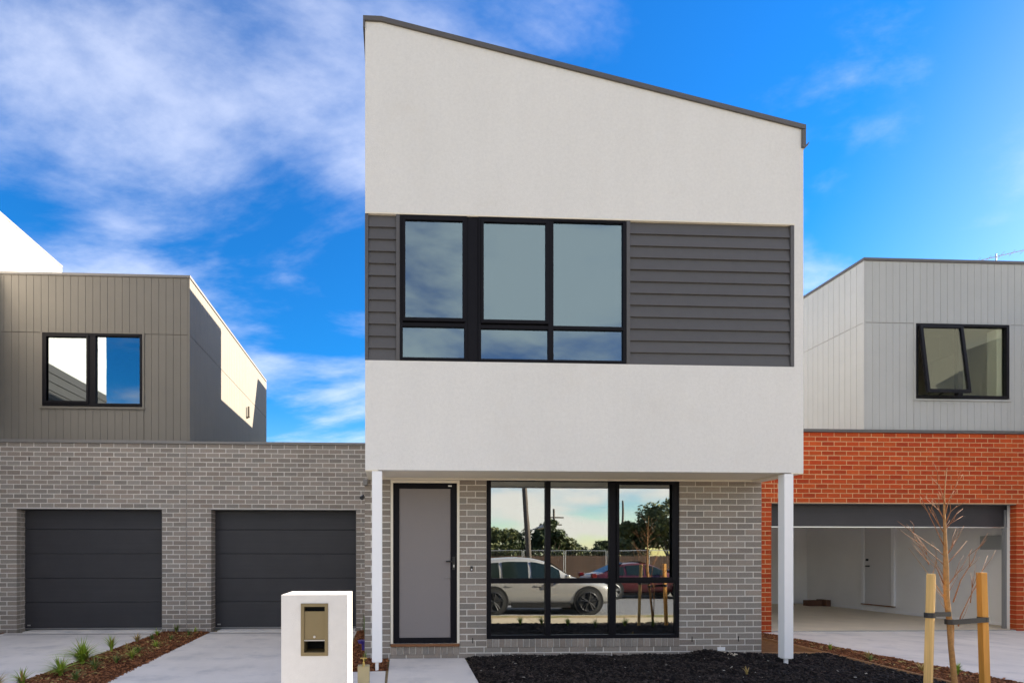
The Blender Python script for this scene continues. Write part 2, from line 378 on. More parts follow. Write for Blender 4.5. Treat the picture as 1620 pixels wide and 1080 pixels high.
def soldiers(parent, mat, x0, x1, z0, z1, y, tilt=0.0, pitch=0.086):
    n = max(1, round((x1 - x0) / pitch)); p = (x1 - x0) / n
    me = brick_mesh(p - .010, z1 - z0, 0.11, mat)
    for i in range(n):
        o = bpy.data.objects.new('sill_brick', me); o.location = (x0 + (i + .5) * p, y + random.uniform(-.002, .002), (z0 + z1) / 2)
        o.rotation_euler = (tilt, 0, random.gauss(0, .006)); link(o); attach(o, parent)

def board_x(x0, x1, z0, z1, y, th=0.012, c=0.004):   # vertical grooved board face at y (front -y)
    mb = MB(); mb.prism_z([(x0, y + th), (x0, y + c), (x0 + c, y), (x1 - c, y), (x1, y + c), (x1, y + th)], z0, z1); return mb

# ================================================================== GROUND AND SETTING
GY = -0.008
struct(part('ground', 'verge', None, (-150, 150, 2.1, 150, -0.3, GY - .004)))
struct(part('road', 'asphalt', None, (-150, 150, -6.9, 1.65, -0.4, -0.20)))
struct(part('kerb', 'kerb_concrete', None, (-150, 150, 1.65, 1.80, -0.35, -0.055), (-150, 150, 1.80, 2.1, -.35, -0.065), bevel=0.012))
struct(part('far_kerb', 'kerb_concrete', None, (-150, 150, -7.05, -6.90, -0.35, -0.08)))
struct(part('far_verge', 'verge', None, (-150, 150, -160, -7.05, -0.35, -0.09)))
struct(part('footpath', 'path_concrete', None, *[(x, x + 1.49, 2.75, 3.95, -0.1, 0.0) for x in np.arange(-21, 24, 1.5)]))
def slab(name, poly, z0=-0.1, z1=0.0, mat='concrete'):
    return struct(MB().prism_z(poly, z0, z1).build(name, mat))
slab('driveway', [(-11.5, 1.9), (-4.13, 1.9), (-4.13, 3.95), (-4.17, 5.0), (-4.35, 10.16), (-11.5, 10.16)], -.12, .0015)
slab('driveway', [(-3.02, 1.9), (-0.62, 1.9), (-0.72, 10.16), (-3.42, 10.16)], -.12, .0015)
slab('driveway', [(7.35, 1.9), (14.5, 1.9), (14.5, 9.70), (6.80, 9.70), (6.98, 5.7)], -.12, .0015)
slab('garage_apron', [(-6.83, 10.17), (-4.34, 10.17), (-4.34, 10.45), (-6.83, 10.45)], -.12, .02)
slab('garage_apron', [(-3.31, 10.17), (-0.75, 10.17), (-0.75, 10.45), (-3.31, 10.45)], -.12, .02)
for x0, x1, y in ((-7.0, -4.36, 9.92), (-3.41, -0.74, 9.92)):
    struct(part('drain_channel', 'joint_dark', None, (x0, x1, y, y + .035, -.02, .0042)))
slab('entry_path', [(-0.105, 3.95), (0.88, 3.95), (0.96, 7.38), (-0.07, 7.38)], -.1, .004)
slab('paving_slab', [(-0.56, 3.95), (-0.112, 3.95), (-0.115, 6.60), (-0.56, 6.56)], -.1, .0)
for y in (4.6, 5.45, 6.5):
    pass
# ---- mulch beds: relief sheet plus loose chips
def mulch_bed(name, poly, hfun, base_mat, chip_mat, n, size, labels, step=0.04):
    xs0, xs1 = min(p[0] for p in poly), max(p[0] for p in poly); ys0, ys1 = min(p[1] for p in poly), max(p[1] for p in poly)
    def inside(x, y):
        c = False; j = len(poly) - 1
        for i in range(len(poly)):
            (xi, yi), (xj, yj) = poly[i], poly[j]
            if (yi > y) != (yj > y) and x < (xj - xi) * (y - yi) / (yj - yi) + xi: c = not c
            j = i
        return c
    def edge(x, y):
        d = 9
        for i in range(len(poly)):
            a = Vector(poly[i]); b = Vector(poly[(i + 1) % len(poly)]); p = Vector((x, y)); ab = b - a
            tt = max(0, min(1, (p - a).dot(ab) / ab.length_squared)); d = min(d, (p - a - ab * tt).length)
        return d
    def H(x, y):
        e = min(1, edge(x, y) / 0.10)
        return GY + (hfun(x, y) - GY) * e
    nx = int((xs1 - xs0) / step) + 1; ny = int((ys1 - ys0) / step) + 1
    idx = {}; V = []; F = []
    def vid(i, j):
        if (i, j) not in idx:
            x = xs0 + i * step; y = ys0 + j * step; idx[(i, j)] = len(V)
            V.append((x, y, H(x, y) + .012 * mnoise.noise(Vector((x * 14, y * 14, 0)))))
        return idx[(i, j)]
    for i in range(nx):
        for j in range(ny):
            if inside(xs0 + (i + .5) * step, ys0 + (j + .5) * step): F.append((vid(i, j), vid(i + 1, j), vid(i + 1, j + 1), vid(i, j + 1)))
    me = bpy.data.meshes.new(name); me.from_pydata(V, [], F); me.materials.append(MATS[base_mat])
    me.polygons.foreach_set('use_smooth', [True] * len(me.polygons))
    b = link(bpy.data.objects.new(name, me)); struct(b)
    P = []
    while len(P) < n:
        x = random.uniform(xs0, xs1); y = random.uniform(ys0, ys1)
        if inside(x, y): P.append((x, y, H(x, y) + random.uniform(0, .012)))
    return b, chips(name + '_chips', P, chip_mat, size)
def chips(name, P, mat, size):
    n = len(P); P = np.array(P)
    L = rng.uniform(.5, 1.6, n) * size; W = L * rng.uniform(.22, .55, n); T = rng.uniform(.1, .28, n) * size
    base = np.array([[-1, -.7, -1], [1, -1, -1], [1.1, .8, -1], [-.9, 1, -1], [-.8, -.9, 1], [.9, -.6, 1], [.8, 1, 1], [-1, .7, 1]]) * .5
    V = base[None] * np.stack([L, W, T], 1)[:, None, :]
    a = rng.uniform(0, 6.283, n); p = rng.normal(0, .35, n); q = rng.normal(0, .35, n)
    ca, sa, cp, sp, cq, sq = np.cos(a), np.sin(a), np.cos(p), np.sin(p), np.cos(q), np.sin(q)
    x, y, z = V[..., 0], V[..., 1], V[..., 2]
    x, z = x * cp[:, None] + z * sp[:, None], -x * sp[:, None] + z * cp[:, None]
    y, z = y * cq[:, None] - z * sq[:, None], y * sq[:, None] + z * cq[:, None]
    x, y = x * ca[:, None] - y * sa[:, None], x * sa[:, None] + y * ca[:, None]
    V = np.stack([x, y, z], -1) + P[:, None, :]
    Fb = np.array([(0, 3, 2, 1), (4, 5, 6, 7), (0, 1, 5, 4), (1, 2, 6, 5), (2, 3, 7, 6), (3, 0, 4, 7)])
    F = (Fb[None] + (np.arange(n) * 8)[:, None, None]).reshape(-1, 4)
    o = fast_mesh(name, V.reshape(-1, 3), F, mat); o['kind'] = 'stuff'; return o
def hb(x, y):
    h = .045 + .03 * mnoise.noise(Vector((x * 2.1, y * 2.4, 3)))
    h += .075 * math.exp(-((x - 4.30) ** 2 / .05 + (y - 7.22) ** 2 / .03))
    return h
mulch_bed('black_mulch', [(0.90, 4.0), (0.97, 7.40), (5.2, 7.40), (6.10, 7.30), (6.04, 5.75), (5.9, 4.0)], hb, 'mulch_base_dark', 'chip_dark', 17000, .035, None)
hs = lambda x, y: .012 + .012 * mnoise.noise(Vector((x * 3, y * 3, 8)))
mulch_bed('brown_mulch', [(-4.12, 4.0), (-4.33, 10.18), (-3.43, 10.18), (-3.05, 4.0)], hs, 'mulch_base_brown', 'chip_brown', 8500, .034, None)
mulch_bed('brown_mulch', [(-0.60, 6.62), (-0.71, 10.18), (-0.42, 10.18), (-0.42, 7.42), (-0.09, 7.38), (-0.10, 6.64)], hs, 'mulch_base_brown', 'chip_brown', 1600, .034, None)
mulch_bed('brown_mulch', [(6.12, 5.2), (6.18, 8.74), (6.20, 9.62), (6.78, 9.62), (6.96, 5.7), (7.2, 4.0), (6.0, 4.0)], hs, 'mulch_base_brown', 'chip_brown', 5000, .034, None)
mulch_bed('brown_mulch', [(-7.9, 9.0), (-7.9, 10.18), (-7.05, 10.18), (-7.2, 9.6)], hs, 'mulch_base_brown', 'chip_brown', 300, .034, None)
struct(MB().prism_z([(5.20, 7.41), (6.15, 7.34), (6.16, 8.75), (6.13, 9.6), (5.20, 9.6)], -.1, .012).build('bare_soil', 'soil'))
P = [(random.uniform(1, 5.9), random.uniform(5.6, 7.3), .07) for _ in range(35)]
chips('pale_pebbles', P, 'pebble', .022)
P = [(random.uniform(-4.05, -3.5) , random.uniform(5.9, 9.9), .022) for _ in range(170)] + [(random.uniform(6.3, 6.75), random.uniform(5.9, 9.2), .022) for _ in range(60)]
chips('straw_chips', P, 'blade_dry', .045)
# timber edging of the right-hand bed
e = thing('garden_edging', 'thin bare timber edging between the black mulch and the brown strip by the white post', 'edging', (6.1, 7.3, 0))
def rail(pts, mat='timber_edge', hw=.012, z0=-.03, z1=.045):
    mb = MB()
    for (a, b), (c, d) in zip(pts, pts[1:]):
        dx, dy = c - a, d - b; l = math.hypot(dx, dy); nx, ny = -dy / l * hw, dx / l * hw
        mb.prism_z([(a - nx, b - ny), (c - nx, d - ny), (c + nx, d + ny), (a + nx, b + ny)], z0, z1)
    return mb
rail([(6.16, 9.62), (6.165, 8.75), (6.19, 8.05), (6.135, 7.33), (6.06, 5.85), (5.95, 4.0)]).build('long_rail', 'timber_edge', e)
rail([(5.20, 7.39), (5.70, 7.395), (6.11, 7.345)]).build('short_rail', 'timber_edge', e)

# ================================================================== CENTRAL TOWNHOUSE
O = 6.61; W = 7.40
house = thing('townhouse', 'tall cream rendered townhouse with sloping roofline, dark weatherboard band and grey brick ground floor', 'house', (2.4, 7.4, 0))
XL, XR = -0.365, 5.187
ZL, ZR = 7.965, 6.825
ztop = lambda x: ZL if x < -0.17 else ZL + (ZR - ZL) * (x + .17) / (XR + .17)
def cut_poly(x0, x1, z0): return [(x0, z0), (x1, z0), (x1, ztop(x1))] + ([(-0.17, ztop(-.17))] if x0 < -.17 < x1 else []) + [(x0, ztop(x0))]
mb = MB()
mb.prism_y([(XL, 5.612), (XR, 5.612), (XR, ZR), (-0.17, ZL), (XL, ZL)], O, O + .10)
mb.box(XL, XR, O, O + .10, 2.464, 3.808)
mb.box(5.065, XR, O, O + .10, 3.808, 5.612)
mb.build('front_wall', 'render_coat', house)
# side and rear walls of the tall part, low part behind
mb = MB(); mb.box(XL, XL + .1, O + .10, 12.93, 2.477, ZL); mb.box(XR - .1, XR, O + .10, 12.93, 2.477, ZR)
mb.prism_y(cut_poly(XL + .1, XR - .1, 2.477), 12.83, 12.93); mb.build('side_wall', 'render_coat', house)
part('rear_wing', 'render_coat', house, (XL, XR, 12.935, 16.1, 0, 6.45)); MB().prism_y(cut_poly(XL, XR, 0), 16.105, 20).build('rear_wing', 'render_coat', house)
MB().prism_y([(XL, ZL - .02), (-.17, ZL - .02), (XR, ZR - .02), (XR, ZR + .03), (-.17, ZL + .03), (XL, ZL + .03)], O + .03, 12.9).build('roof', 'roof_steel', house)
# flashing
mb = MB(); t_ = .045
mb.prism_y([(XL - .025, ZL - .01), (-.17, ZL - .012), (XR + .02, ZR - .012), (XR + .02, ZR + t_), (-.165, ZL + t_), (XL - .025, ZL + t_)], O - .022, O + .16)
mb.build('roof_flashing', 'flashing_grey', house)
mb = MB(); mb.box(XL - .025, XL - .003, O - .02, 12.93, ZL - .10, ZL - .012)
mb.box(XR - .028, XR + .02, O - .020, O + .14, 6.585, ZR - .013); mb.build('barge_flashing', 'flashing_grey', house)
g = MB(); g.prism_y([(XR + .021, 6.60), (XR + .05, 6.615), (XR + .075, 6.66), (XR + .068, 6.664), (XR + .043, 6.625), (XR + .021, 6.612)], O - .01, 12.9); g.build('gutter', 'flashing_grey', house)
# band: trims, boards, backing
part('band_backing', 'trim_grey', house, (XL + .004, 5.064, O + .055, O + .099, 3.809, 5.611))
for a, b, zt in ((XL - .003, XL + .038, 5.600), (.012, .058, 5.600), (2.898, 2.944, 5.600), (5.018, 5.064, 5.600)):
    part('corner_trim', 'trim_grey', house, (a, b, O - .005, O + .05, 3.812, zt), bevel=.002)
part('drip_trim', 'trim_cream', house, (XL, 5.064, O - .010, O + .04, 5.602, 5.618))
for x0, x1, n, ztp in ((XL + .040, .010, 12, 5.598), (2.946, 5.016, 12, 5.598)):
    p = (ztp - 3.812) / n
    for i in range(n):
        z0 = 3.812 + i * p
        MB().prism_x([(O + .054, z0), (O + .004, z0), (O + .004, z0 + .008), (O + .026, z0 + p + .012), (O + .054, z0 + p + .012)] if i < n - 1 else
                     [(O + .054, z0), (O + .004, z0), (O + .004, z0 + .008), (O + .026, z0 + p), (O + .054, z0 + p)], x0, x1).build('weatherboard', 'weatherboard_grey', house)
# upper windows
def pane(parent, x0, x1, z0, z1, y, mat='window_glass', tilt=None):
    o = part('pane', mat, parent, (x0, x1, y, y + .004, z0, z1)); return o
wn = MB(); wn.frame(.060, .893, 3.812, 5.600, O - .004, O + .06, .036, .036, .032, .040); wn.box(.096, .857, O - .004, O + .06, 4.232, 4.278)
wn = wn.build('window', 'frame_black', house, bevel=.003)
s_ = MB(); s_.frame(.094, .868, 4.292, 5.566, O - .022, O + .02, .034, .034, .034, .044); s_.build('sash', 'frame_black', wn, bevel=.003)
pane(wn, .128, .834, 4.336, 5.532, O + .001, 'upper_glass'); pane(wn, .098, .855, 3.852, 4.231, O + .022, 'upper_glass')
part('infill_panel', 'frame_black', house, (.896, 1.027, O + .008, O + .053, 3.812, 5.600))
wn = MB(); wn.frame(1.030, 2.892, 3.812, 5.600, O - .004, O + .06, .036, .040, .032, .036); wn.box(1.905, 1.972, O - .004, O + .06, 3.849, 5.567)
wn.box(1.066, 1.904, O - .004, O + .06, 4.222, 4.268); wn.box(1.973, 2.851, O - .004, O + .06, 4.226, 4.272)
wn = wn.build('window', 'frame_black', house, bevel=.003)
s_ = MB(); s_.frame(1.062, 1.905, 4.284, 5.566, O - .022, O + .02, .034, .034, .036, .044); s_.build('sash', 'frame_black', wn, bevel=.003)
pane(wn, 1.097, 1.870, 4.329, 5.529, O + .001, 'upper_glass'); pane(wn, 1.067, 1.903, 3.849, 4.221, O + .022, 'upper_glass')
pane(wn, 1.974, 2.850, 3.849, 4.225, O + .022, 'upper_glass'); pane(wn, 1.974, 2.850, 4.273, 5.566, O + .022, 'upper_glass')
# interior upstairs
def room(parent, x0, x1, y0, y1, z0, z1, wall='plaster', floor='carpet', back_only=False, name='room_wall'):
    part(name, wall, parent, (x0 - .05, x0, y0, y1, z0, z1), (x1, x1 + .05, y0, y1, z0, z1), (x0 - .05, x1 + .05, y1 + .001, y1 + .05, z0, z1), (x0, x1, y0, y1, z1 + .001, z1 + .04))
    part('room_floor', floor, parent, (x0, x1, y0, y1, z0 - .05, z0 - .001))
room(house, .0, 4.2, O + .12, 10.2, 3.3, 5.9)
part('door_frame', 'trim_white', house, (2.75, 2.83, 9.9, 10.19, 3.3, 5.4), (3.6, 3.68, 9.9, 10.19, 3.3, 5.4), (2.831, 3.599, 9.9, 10.19, 5.32, 5.4))
part('door_frame', 'trim_white', house, (.72, .78, 8.2, 8.3, 3.3, 4.3), (.95, .99, 8.2, 8.3, 3.3, 4.3))
# overhang underside
part('soffit', 'soffit_cream', house, (XL + .002, XR - .002, O + .101, W + .11, 2.476, 2.50))
part('soffit_beam', 'trim_cream', house, (XL + .0, XL + .16, O + .002, W - .004, 2.452, 2.4755), (5.03, XR, O + .002, W - .004, 2.452, 2.4755), (XL + .161, 5.029, W - .05, W - .004, 2.456, 2.4755))
for x0, x1 in ((-.282, -.158), (4.942, 5.060)):
    a = part('post', 'trim_white', house, (x0, x1, O + .004, O + .120, .105, 2.452), bevel=.004)
    xm = (x0 + x1) / 2
    part('post_stirrup', 'galvanised' if False else 'trim_white', a, (xm - .022, xm + .018, O + .04, O + .07, -.02, .1045)); part('post_plate', 'trim_white', a, (xm - .05, xm + .05, O + .02, O + .10, .098, .1045))
# ground-floor brick wall
DO = (-.062, .894, .165, 2.60); WO = (1.270, 4.006, .255, 2.60)
SO = (-.062, .894, .06, .165); WS = (1.270, 4.006, .145, .255)
mortar_wall(house, 'mortar_grey', -.413, 5.193, -.1, 2.475, W, [(*DO[:2], DO[2], 2.475), (*WO[:2], WO[2], 2.475)])
brick_wall(house, 'brick_grey', 'brick_grey_mass', -.415, 5.195, -.10, 2.470, W, [(*DO[:2], .04, 2.6), (*WO[:2], .135, 2.6)], xref=5.195 - .24 * 24, reserve=0)
soldiers(house, 'brick_grey', *DO[:2], .045, .163, W - .006)
soldiers(house, 'brick_grey', *WS[:2], .140, .256, W - .006)
MBs = MB(); MBs.box(XL, XL + .1, W + .111, 12.93, -.1, 2.47); MBs.box(XR - .1, XR, W + .111, 12.93, -.1, 2.47); MBs.build('lower_side_wall', 'mortar_grey', house)
# weep slots, label, doorbell
for x, z in ((1.075, .235), (4.185, .235), (4.857, .235)): part('weep_vent', 'void_black', house, (x - .005, x + .005, W - .003, W + .02, z - .033, z + .043))
part('name_plate', 'plastic_white', house, (4.55, 4.66, W - .008, W + .004, .075, .125))
db = part('doorbell', 'plastic_black', house, (1.040, 1.075, W - .022, W + .003, 1.20, 1.27), bevel=.004); part('button', 'plastic_white', db, (1.049, 1.066, W - .026, W - .0225, 1.213, 1.233))
# front door with jamb
mb = MB(); mb.frame(-.060, .892, .205, 2.452, W - .012, W + .11, .034, .034, .036, .0001); mb.build('door_jamb', 'trim_cream', house)
part('door_sill', 'timber_sill', house, (-.058, .890, W - .035, W + .10, .166, .203), bevel=.004)
sd = MB(); sd.frame(-.024, .856, .206, 2.414, W + .004, W + .05, .082, .086, .075, .075); sd = sd.build('front_door', 'frame_black', house, bevel=.003)
part('mesh_panel', 'security_mesh', sd, (.060, .768, W + .018, W + .030, .283, 2.337))
part('door_leaf', 'frame_black', sd, (-.022, .854, W + .065, W + .10, .206, 2.41))
h_ = MB(); h_.tube([(.815, W - .03, 1.335), (.70, W - .04, 1.335)], .011); h_.tube([(.812, W + .005, 1.335), (.812, W - .03, 1.335)], .010); h_.box(.795, .830, W - .004, W + .003, 1.22, 1.40); h_.build('door_handle', 'plastic_black', sd)
part('lock', 'steel_bright', sd, (.806, .820, W - .010, W - .0045, 1.255, 1.29)); MB().tube([(.700, W, 1.11), (.765, W - .004, 1.112)], .006).build('latch', 'steel_grey', sd)
part('sticker', 'plastic_white', sd, (.735, .785, W - .000, W + .0035, 2.368, 2.385))
# downstairs window
wn = MB(); wn.frame(1.272, 4.004, .2585, 2.474, W + .012, W + .085, .062, .050, .026, .050)
wn.box(2.098, 2.172, W + .008, W + .085, .309, 2.447); wn.box(3.005, 3.098, W + .008, W + .085, .309, 2.447)
for a, b in ((1.335, 2.097), (2.173, 3.004), (3.099, 3.953)): wn.box(a, b, W + .012, W + .085, 1.028, 1.100)
wn = wn.build('window', 'frame_black', house, bevel=.003)
s_ = MB(); s_.frame(3.102, 3.950, 1.060, 2.444, W - .006, W + .011, .040, .05, .03, .05); s_.build('sash', 'frame_black', wn, bevel=.003)
for a, b in ((1.335, 2.097), (2.173, 3.004), (3.099, 3.953)):
    pane(wn, a, b, .309, 1.027, W + .045); pane(wn, a, b, 1.101, 2.447, W + .040)
room(house, .96, 5.05, W + .12, 11.5, .17, 2.46)
part('door_frame', 'trim_white', house, (4.55, 4.62, 10.9, 11.49, .17, 2.2), (4.97, 5.04, 10.9, 11.49, .17, 2.2))
part('air_conditioner', 'plastic_white', house, (3.1, 4.0, 11.25, 11.49, 2.0, 2.28), bevel=.03)
# rainhead and downpipe on left
part('rainhead', 'cap_grey', house, (-.432, -.372, W - .10, W - .005, 2.37, 2.448), bevel=.004)
lt = MB(); lt.tube([(-.417, W + .03, 2.22), (-.436, W + .02, 2.215)], .012); lt.tube([(-.432, W + .03, 2.245), (-.455, W - .02, 2.20)], [.012, .030], 12); lt.build('sensor_light', 'plastic_black', house)

# ================================================================== GARAGES ON THE LEFT
Gp = 10.2
def returns(parent, x):
    part('mortar_bed', 'mortar_grey', parent, (x - .09, x - .004, Gp + .116, Gp + .26, -.05, 2.29)); r = 14
    while 3.5 - (r + 1) * .086 > -.03:
        d = .05 if r % 2 else .10; o = bpy.data.objects.new('return_brick', brick_mesh(.09, .0735, d, 'brick_grey')); o.location = (x - .045, Gp + .1225, 3.5 - r * .086 - .037); link(o); attach(o, parent)
        o = bpy.data.objects.new('return_brick', brick_mesh(.09, .0735, .13 - d, 'brick_grey')); o.location = (x - .045, Gp + .135 + d, 3.5 - r * .086 - .037); link(o); attach(o, parent); r += 1
def garage_door(parent, x0, x1, z0, z1, y, dark_logo=True):
    gd = MB(); gd.box(x0, x1, y + .034, y + .05, z0, z1); gd = gd.build('garage_door', 'garage_panel', parent)
    cuts = [z0 + .03, .54, .988, 1.455, 1.915, z1]
    for a, b in zip(cuts, cuts[1:]):
        MB().prism_x([(y + .033, a + .003), (y + .004, a + .003), (y, a + .008), (y, b - .008), (y + .004, b - .002), (y + .033, b - .002)], x0, x1).build('door_panel', 'garage_panel', gd)
    part('bottom_rail', 'steel_grey', gd, (x0, x1, y - .004, y + .03, z0 + .012, z0 + .030)); part('rubber_seal', 'plastic_black', gd, (x0, x1, y, y + .03, z0, z0 + .011))
    part('maker_badge', 'steel_bright', gd, (x0 + .04, x0 + .10, y - .003, y - .0003, z0 + .075, z0 + .10))
    return gd
garage = thing('garage', 'grey brick single garage with dark door between the tall house and the left garage', 'garage', (-2.2, 10.2, 0))
O2 = (-3.43, -.735, -.2, 2.296)
mortar_wall(garage, 'mortar_grey', -3.878, -.42, -.1, 3.50, Gp, [(O2[0], O2[1], -.1, 2.29)])
brick_wall(garage, 'brick_grey', 'brick_grey_mass', -3.880, -.42, -.03, 3.500, Gp, [O2], xref=-3.76)
part('lintel', 'cap_grey', garage, (O2[0] + .001, O2[1] - .001, Gp + .004, Gp + .10, 2.278, 2.291))
part('parapet_cap', 'cap_grey', garage, (-3.878, -.42, Gp - .03, Gp + .16, 3.502, 3.545))
part('garage_roof', 'roof_steel', garage, (-3.83, -.42, Gp + .165, 16.2, 3.2, 3.40)); part('reveal_lining', 'plastic_black', garage, (O2[1] - .012, O2[1] - .001, Gp + .111, Gp + .24, -.02, 2.29), (O2[0] + .001, O2[1] - .013, Gp + .111, Gp + .22, 2.27, 2.29))
returns(garage, O2[0]); garage_door(garage, -3.428, -.748, .022, 2.30, Gp + .225)
nb = thing('townhouse', 'neighbouring white townhouse with taupe grooved upper storey over the left garage', 'house', (-5.6, 10.2, 0))
O1 = (-6.955, -4.335, -.2, 2.296)
mortar_wall(nb, 'mortar_grey', -7.9, -3.887, -.1, 3.50, Gp, [(O1[0], O1[1], -.1, 2.29)])
brick_wall(nb, 'brick_grey', 'brick_grey_mass', -7.9, -3.889, -.03, 3.500, Gp, [O1], xref=-3.889 - .12)
part('lintel', 'cap_grey', nb, (O1[0] + .001, O1[1] - .001, Gp + .004, Gp + .10, 2.278, 2.291))
part('parapet_cap', 'cap_grey', nb, (-7.9, -3.8785, Gp - .03, Gp + .018, 3.502, 3.557))
part('reveal_lining', 'plastic_black', nb, (O1[1] - .012, O1[1] - .001, Gp + .111, Gp + .24, -.02, 2.29), (O1[0] + .001, O1[1] - .013, Gp + .111, Gp + .22, 2.27, 2.29))
returns(nb, O1[0]); garage_door(nb, -6.953, -4.345, .022, 2.30, Gp + .225)
for x in (-6.73, -6.0, -5.28, -4.57): part('weep_vent', 'void_black', nb, (x - .006, x + .006, Gp - .003, Gp + .02, 3.165, 3.235))
# grooved upper box
Bx = Gp + .03; XS = -3.839
part('box_core', 'groove_taupe', nb, (-7.28, -6.52, Bx + .010, Bx + .2, 3.40, 6.60), (-4.69, XS - .012, Bx + .010, Bx + .2, 3.40, 6.60), (-6.52, -4.69, Bx + .010, Bx + .2, 3.40, 4.19), (-6.52, -4.69, Bx + .010, Bx + .2, 5.548, 6.60),
     (XS - .2, XS - .012, Bx + .2001, 16.19, 3.40, 6.60), (-7.26, XS - .2001, 16.0, 16.19, 3.40, 6.60))
x = XS
part('corner_board', 'cladding_taupe', nb, (XS - .03, XS + .004, Bx - .003, Bx + .03, 3.56, 6.60))
x = XS - .033
while x > -7.9:
    a, b = x - .1303, x
    board_x(a, b, 5.548, 6.60, Bx, .0095).build('cladding_board', 'cladding_taupe', nb)
    lo, hi = (3.56, 5.536)
    if b < -4.685 and a > -6.527: board_x(a, b, 3.56, 4.185, Bx, .0095).build('cladding_board', 'cladding_taupe', nb)
    elif a < -4.685 < b: board_x(-4.680, b, lo, hi, Bx, .0095).build('cladding_board', 'cladding_taupe', nb); board_x(a, -4.682, lo, 4.185, Bx, .0095).build('cladding_board', 'cladding_taupe', nb)
    elif a < -6.527 < b: board_x(a, -6.532, lo, hi, Bx, .0095).build('cladding_board', 'cladding_taupe', nb); board_x(-6.530, b, lo, 4.185, Bx, .0095).build('cladding_board', 'cladding_taupe', nb)
    else: board_x(a, b, lo, hi, Bx, .0095).build('cladding_board', 'cladding_taupe', nb)
    x -= .1333
mb = MB(); y = Bx + .033
while y < 16.15:
    for z0, z1 in ((3.56, 5.536), (5.548, 6.60)):
        mb.prism_z([(XS - .0115, y), (XS - .0115, y + .1303), (XS - .004, y + .1303), (XS, y + .1263), (XS, y + .004), (XS - .004, y)], z0, z1)
    y += .1333
mb.build('side_cladding', 'cladding_taupe', nb)['kind'] = 'stuff'
part('roof_cap', 'cap_grey', nb, (-7.9, XS + .02, Bx - .02, Bx + .12, 6.603, 6.650), (XS - .12, XS + .02, Bx + .1201, 16.2, 6.603, 6.650), bevel=.003)
part('roof', 'roof_steel', nb, (-7.26, XS - .12, Bx + .12, 16.2, 6.45, 6.60))
MB().tube([(XS, 14.1, 5.0), (XS + .06, 14.1, 5.02), (XS + .06, 14.1, 5.28)], .035).build('vent_pipe', 'cladding_taupe', nb)
def two_light(parent, x0, x1, z0, z1, y, mull, open_left=False, trim='cladding_taupe', glass='window_glass', trimw=.03):
    wn = MB(); wn.frame(x0, x1, z0, z1, y - .012, y + .06, .05, .05, .045, .05); wn.box(mull[0], mull[1], y - .010, y + .06, z0 + .051, z1 - .046)
    wn = wn.build('window', 'frame_black', parent, bevel=.003)
    f = MB(); f.box(x0 - trimw, x0 - .001, y - .014, y + .02, z0 - .03, z1 + .012); f.box(x1 + .001, x1 + trimw, y - .014, y + .02, z0 - .03, z1 + .012)
    f.box(x0 - trimw - .02, x1 + trimw + .02, y - .028, y + .02, z0 - .055, z0 - .031); f.box(x0, x1, y - .014, y + .02, z1 + .001, z1 + .012); f.build('window_trim', trim, wn)
    pane(wn, mull[1] + .001, x1 - .051, z0 + .051, z1 - .046, y + .03, glass)
    if not open_left:
        s_ = MB(); s_.frame(x0 + .04, mull[0] + .02, z0 + .04, z1 - .04, y - .026, y - .0125, .04, .04, .035, .045); s_.build('sash', 'frame_black', wn)
        pane(wn, x0 + .051, mull[0] - .001, z0 + .051, z1 - .046, y + .012, glass)
    return wn
two_light(nb, -6.512, -4.700, 4.195, 5.540, Bx, (-5.69, -5.55), glass='side_glass')
room(nb, -7.0, -4.1, Bx + .25, 13, 3.7, 6.3)
# white volume of the left neighbour
XW = -7.29
mb = MB(); mb.prism_y([(-12.8, 0), (XW - .012, 0), (XW - .012, 7.70), (-12.8, 8.9)], 6.72, 12.08); mb.build('house_core', 'render_white', nb)
part('side_wall', 'render_white', nb, (XW - .011, XW, 6.61, 12.10, 5.472, 7.72), (XW - .011, XW, 6.61, 12.10, 0, 3.80), (XW - .011, XW, 12.0, 12.10, 3.8001, 5.4719))
mb = MB(); mb.prism_y([(-12.8, 0), (XW - .012, 0), (XW - .012, 7.70), (-12.8, 8.9)], 6.61, 6.719); mb.build('front_wall', 'render_white', nb)
part('roof_flashing', 'cap_grey', nb, (XW - .10, XW + .015, 6.60, 12.11, 7.722, 7.765))
for i in range(9):
    z0 = 3.802 + i * .1856
    MB().prism_y([(XW - .011, z0), (XW + .02, z0), (XW + .02, z0 + .008), (XW + .002, z0 + .184), (XW - .011, z0 + .184)], 6.61, 11.999).build('weatherboard', 'weatherboard_grey', nb)

# ================================================================== RIGHT NEIGHBOUR (RED BRICK)
Rp = 9.65
red = thing('townhouse', 'red brick house on the right with open double garage and pale grey grooved upper storey', 'house', (9.2, 9.65, 0))
OR = (6.965, 11.735, -.2, 2.397)
mortar_wall(red, 'mortar_cream', 5.62, 12.7, -.1, 3.70, Rp, [(OR[0], OR[1], -.1, 2.392)])
brick_wall(red, 'brick_red', 'brick_red_mass', 6.60, 12.7, -.06, 3.710, Rp, [OR], pitch=.0875, xref=6.965 - .24 * 2, cap=300)
part('control_joint', 'mortar_cream', red, (7.010, 7.016, Rp - .001, Rp + .01, 2.41, 3.69))
part('lintel', 'joint_dark', red, (OR[0] + .001, OR[1] - .001, Rp + .004, Rp + .10, 2.380, 2.393))
part('parapet_cap', 'trim_grey', red, (5.62, 12.7, Rp - .03, Rp + .018, 3.712, 3.765))
Rb = Rp + .03; XB = 8.769
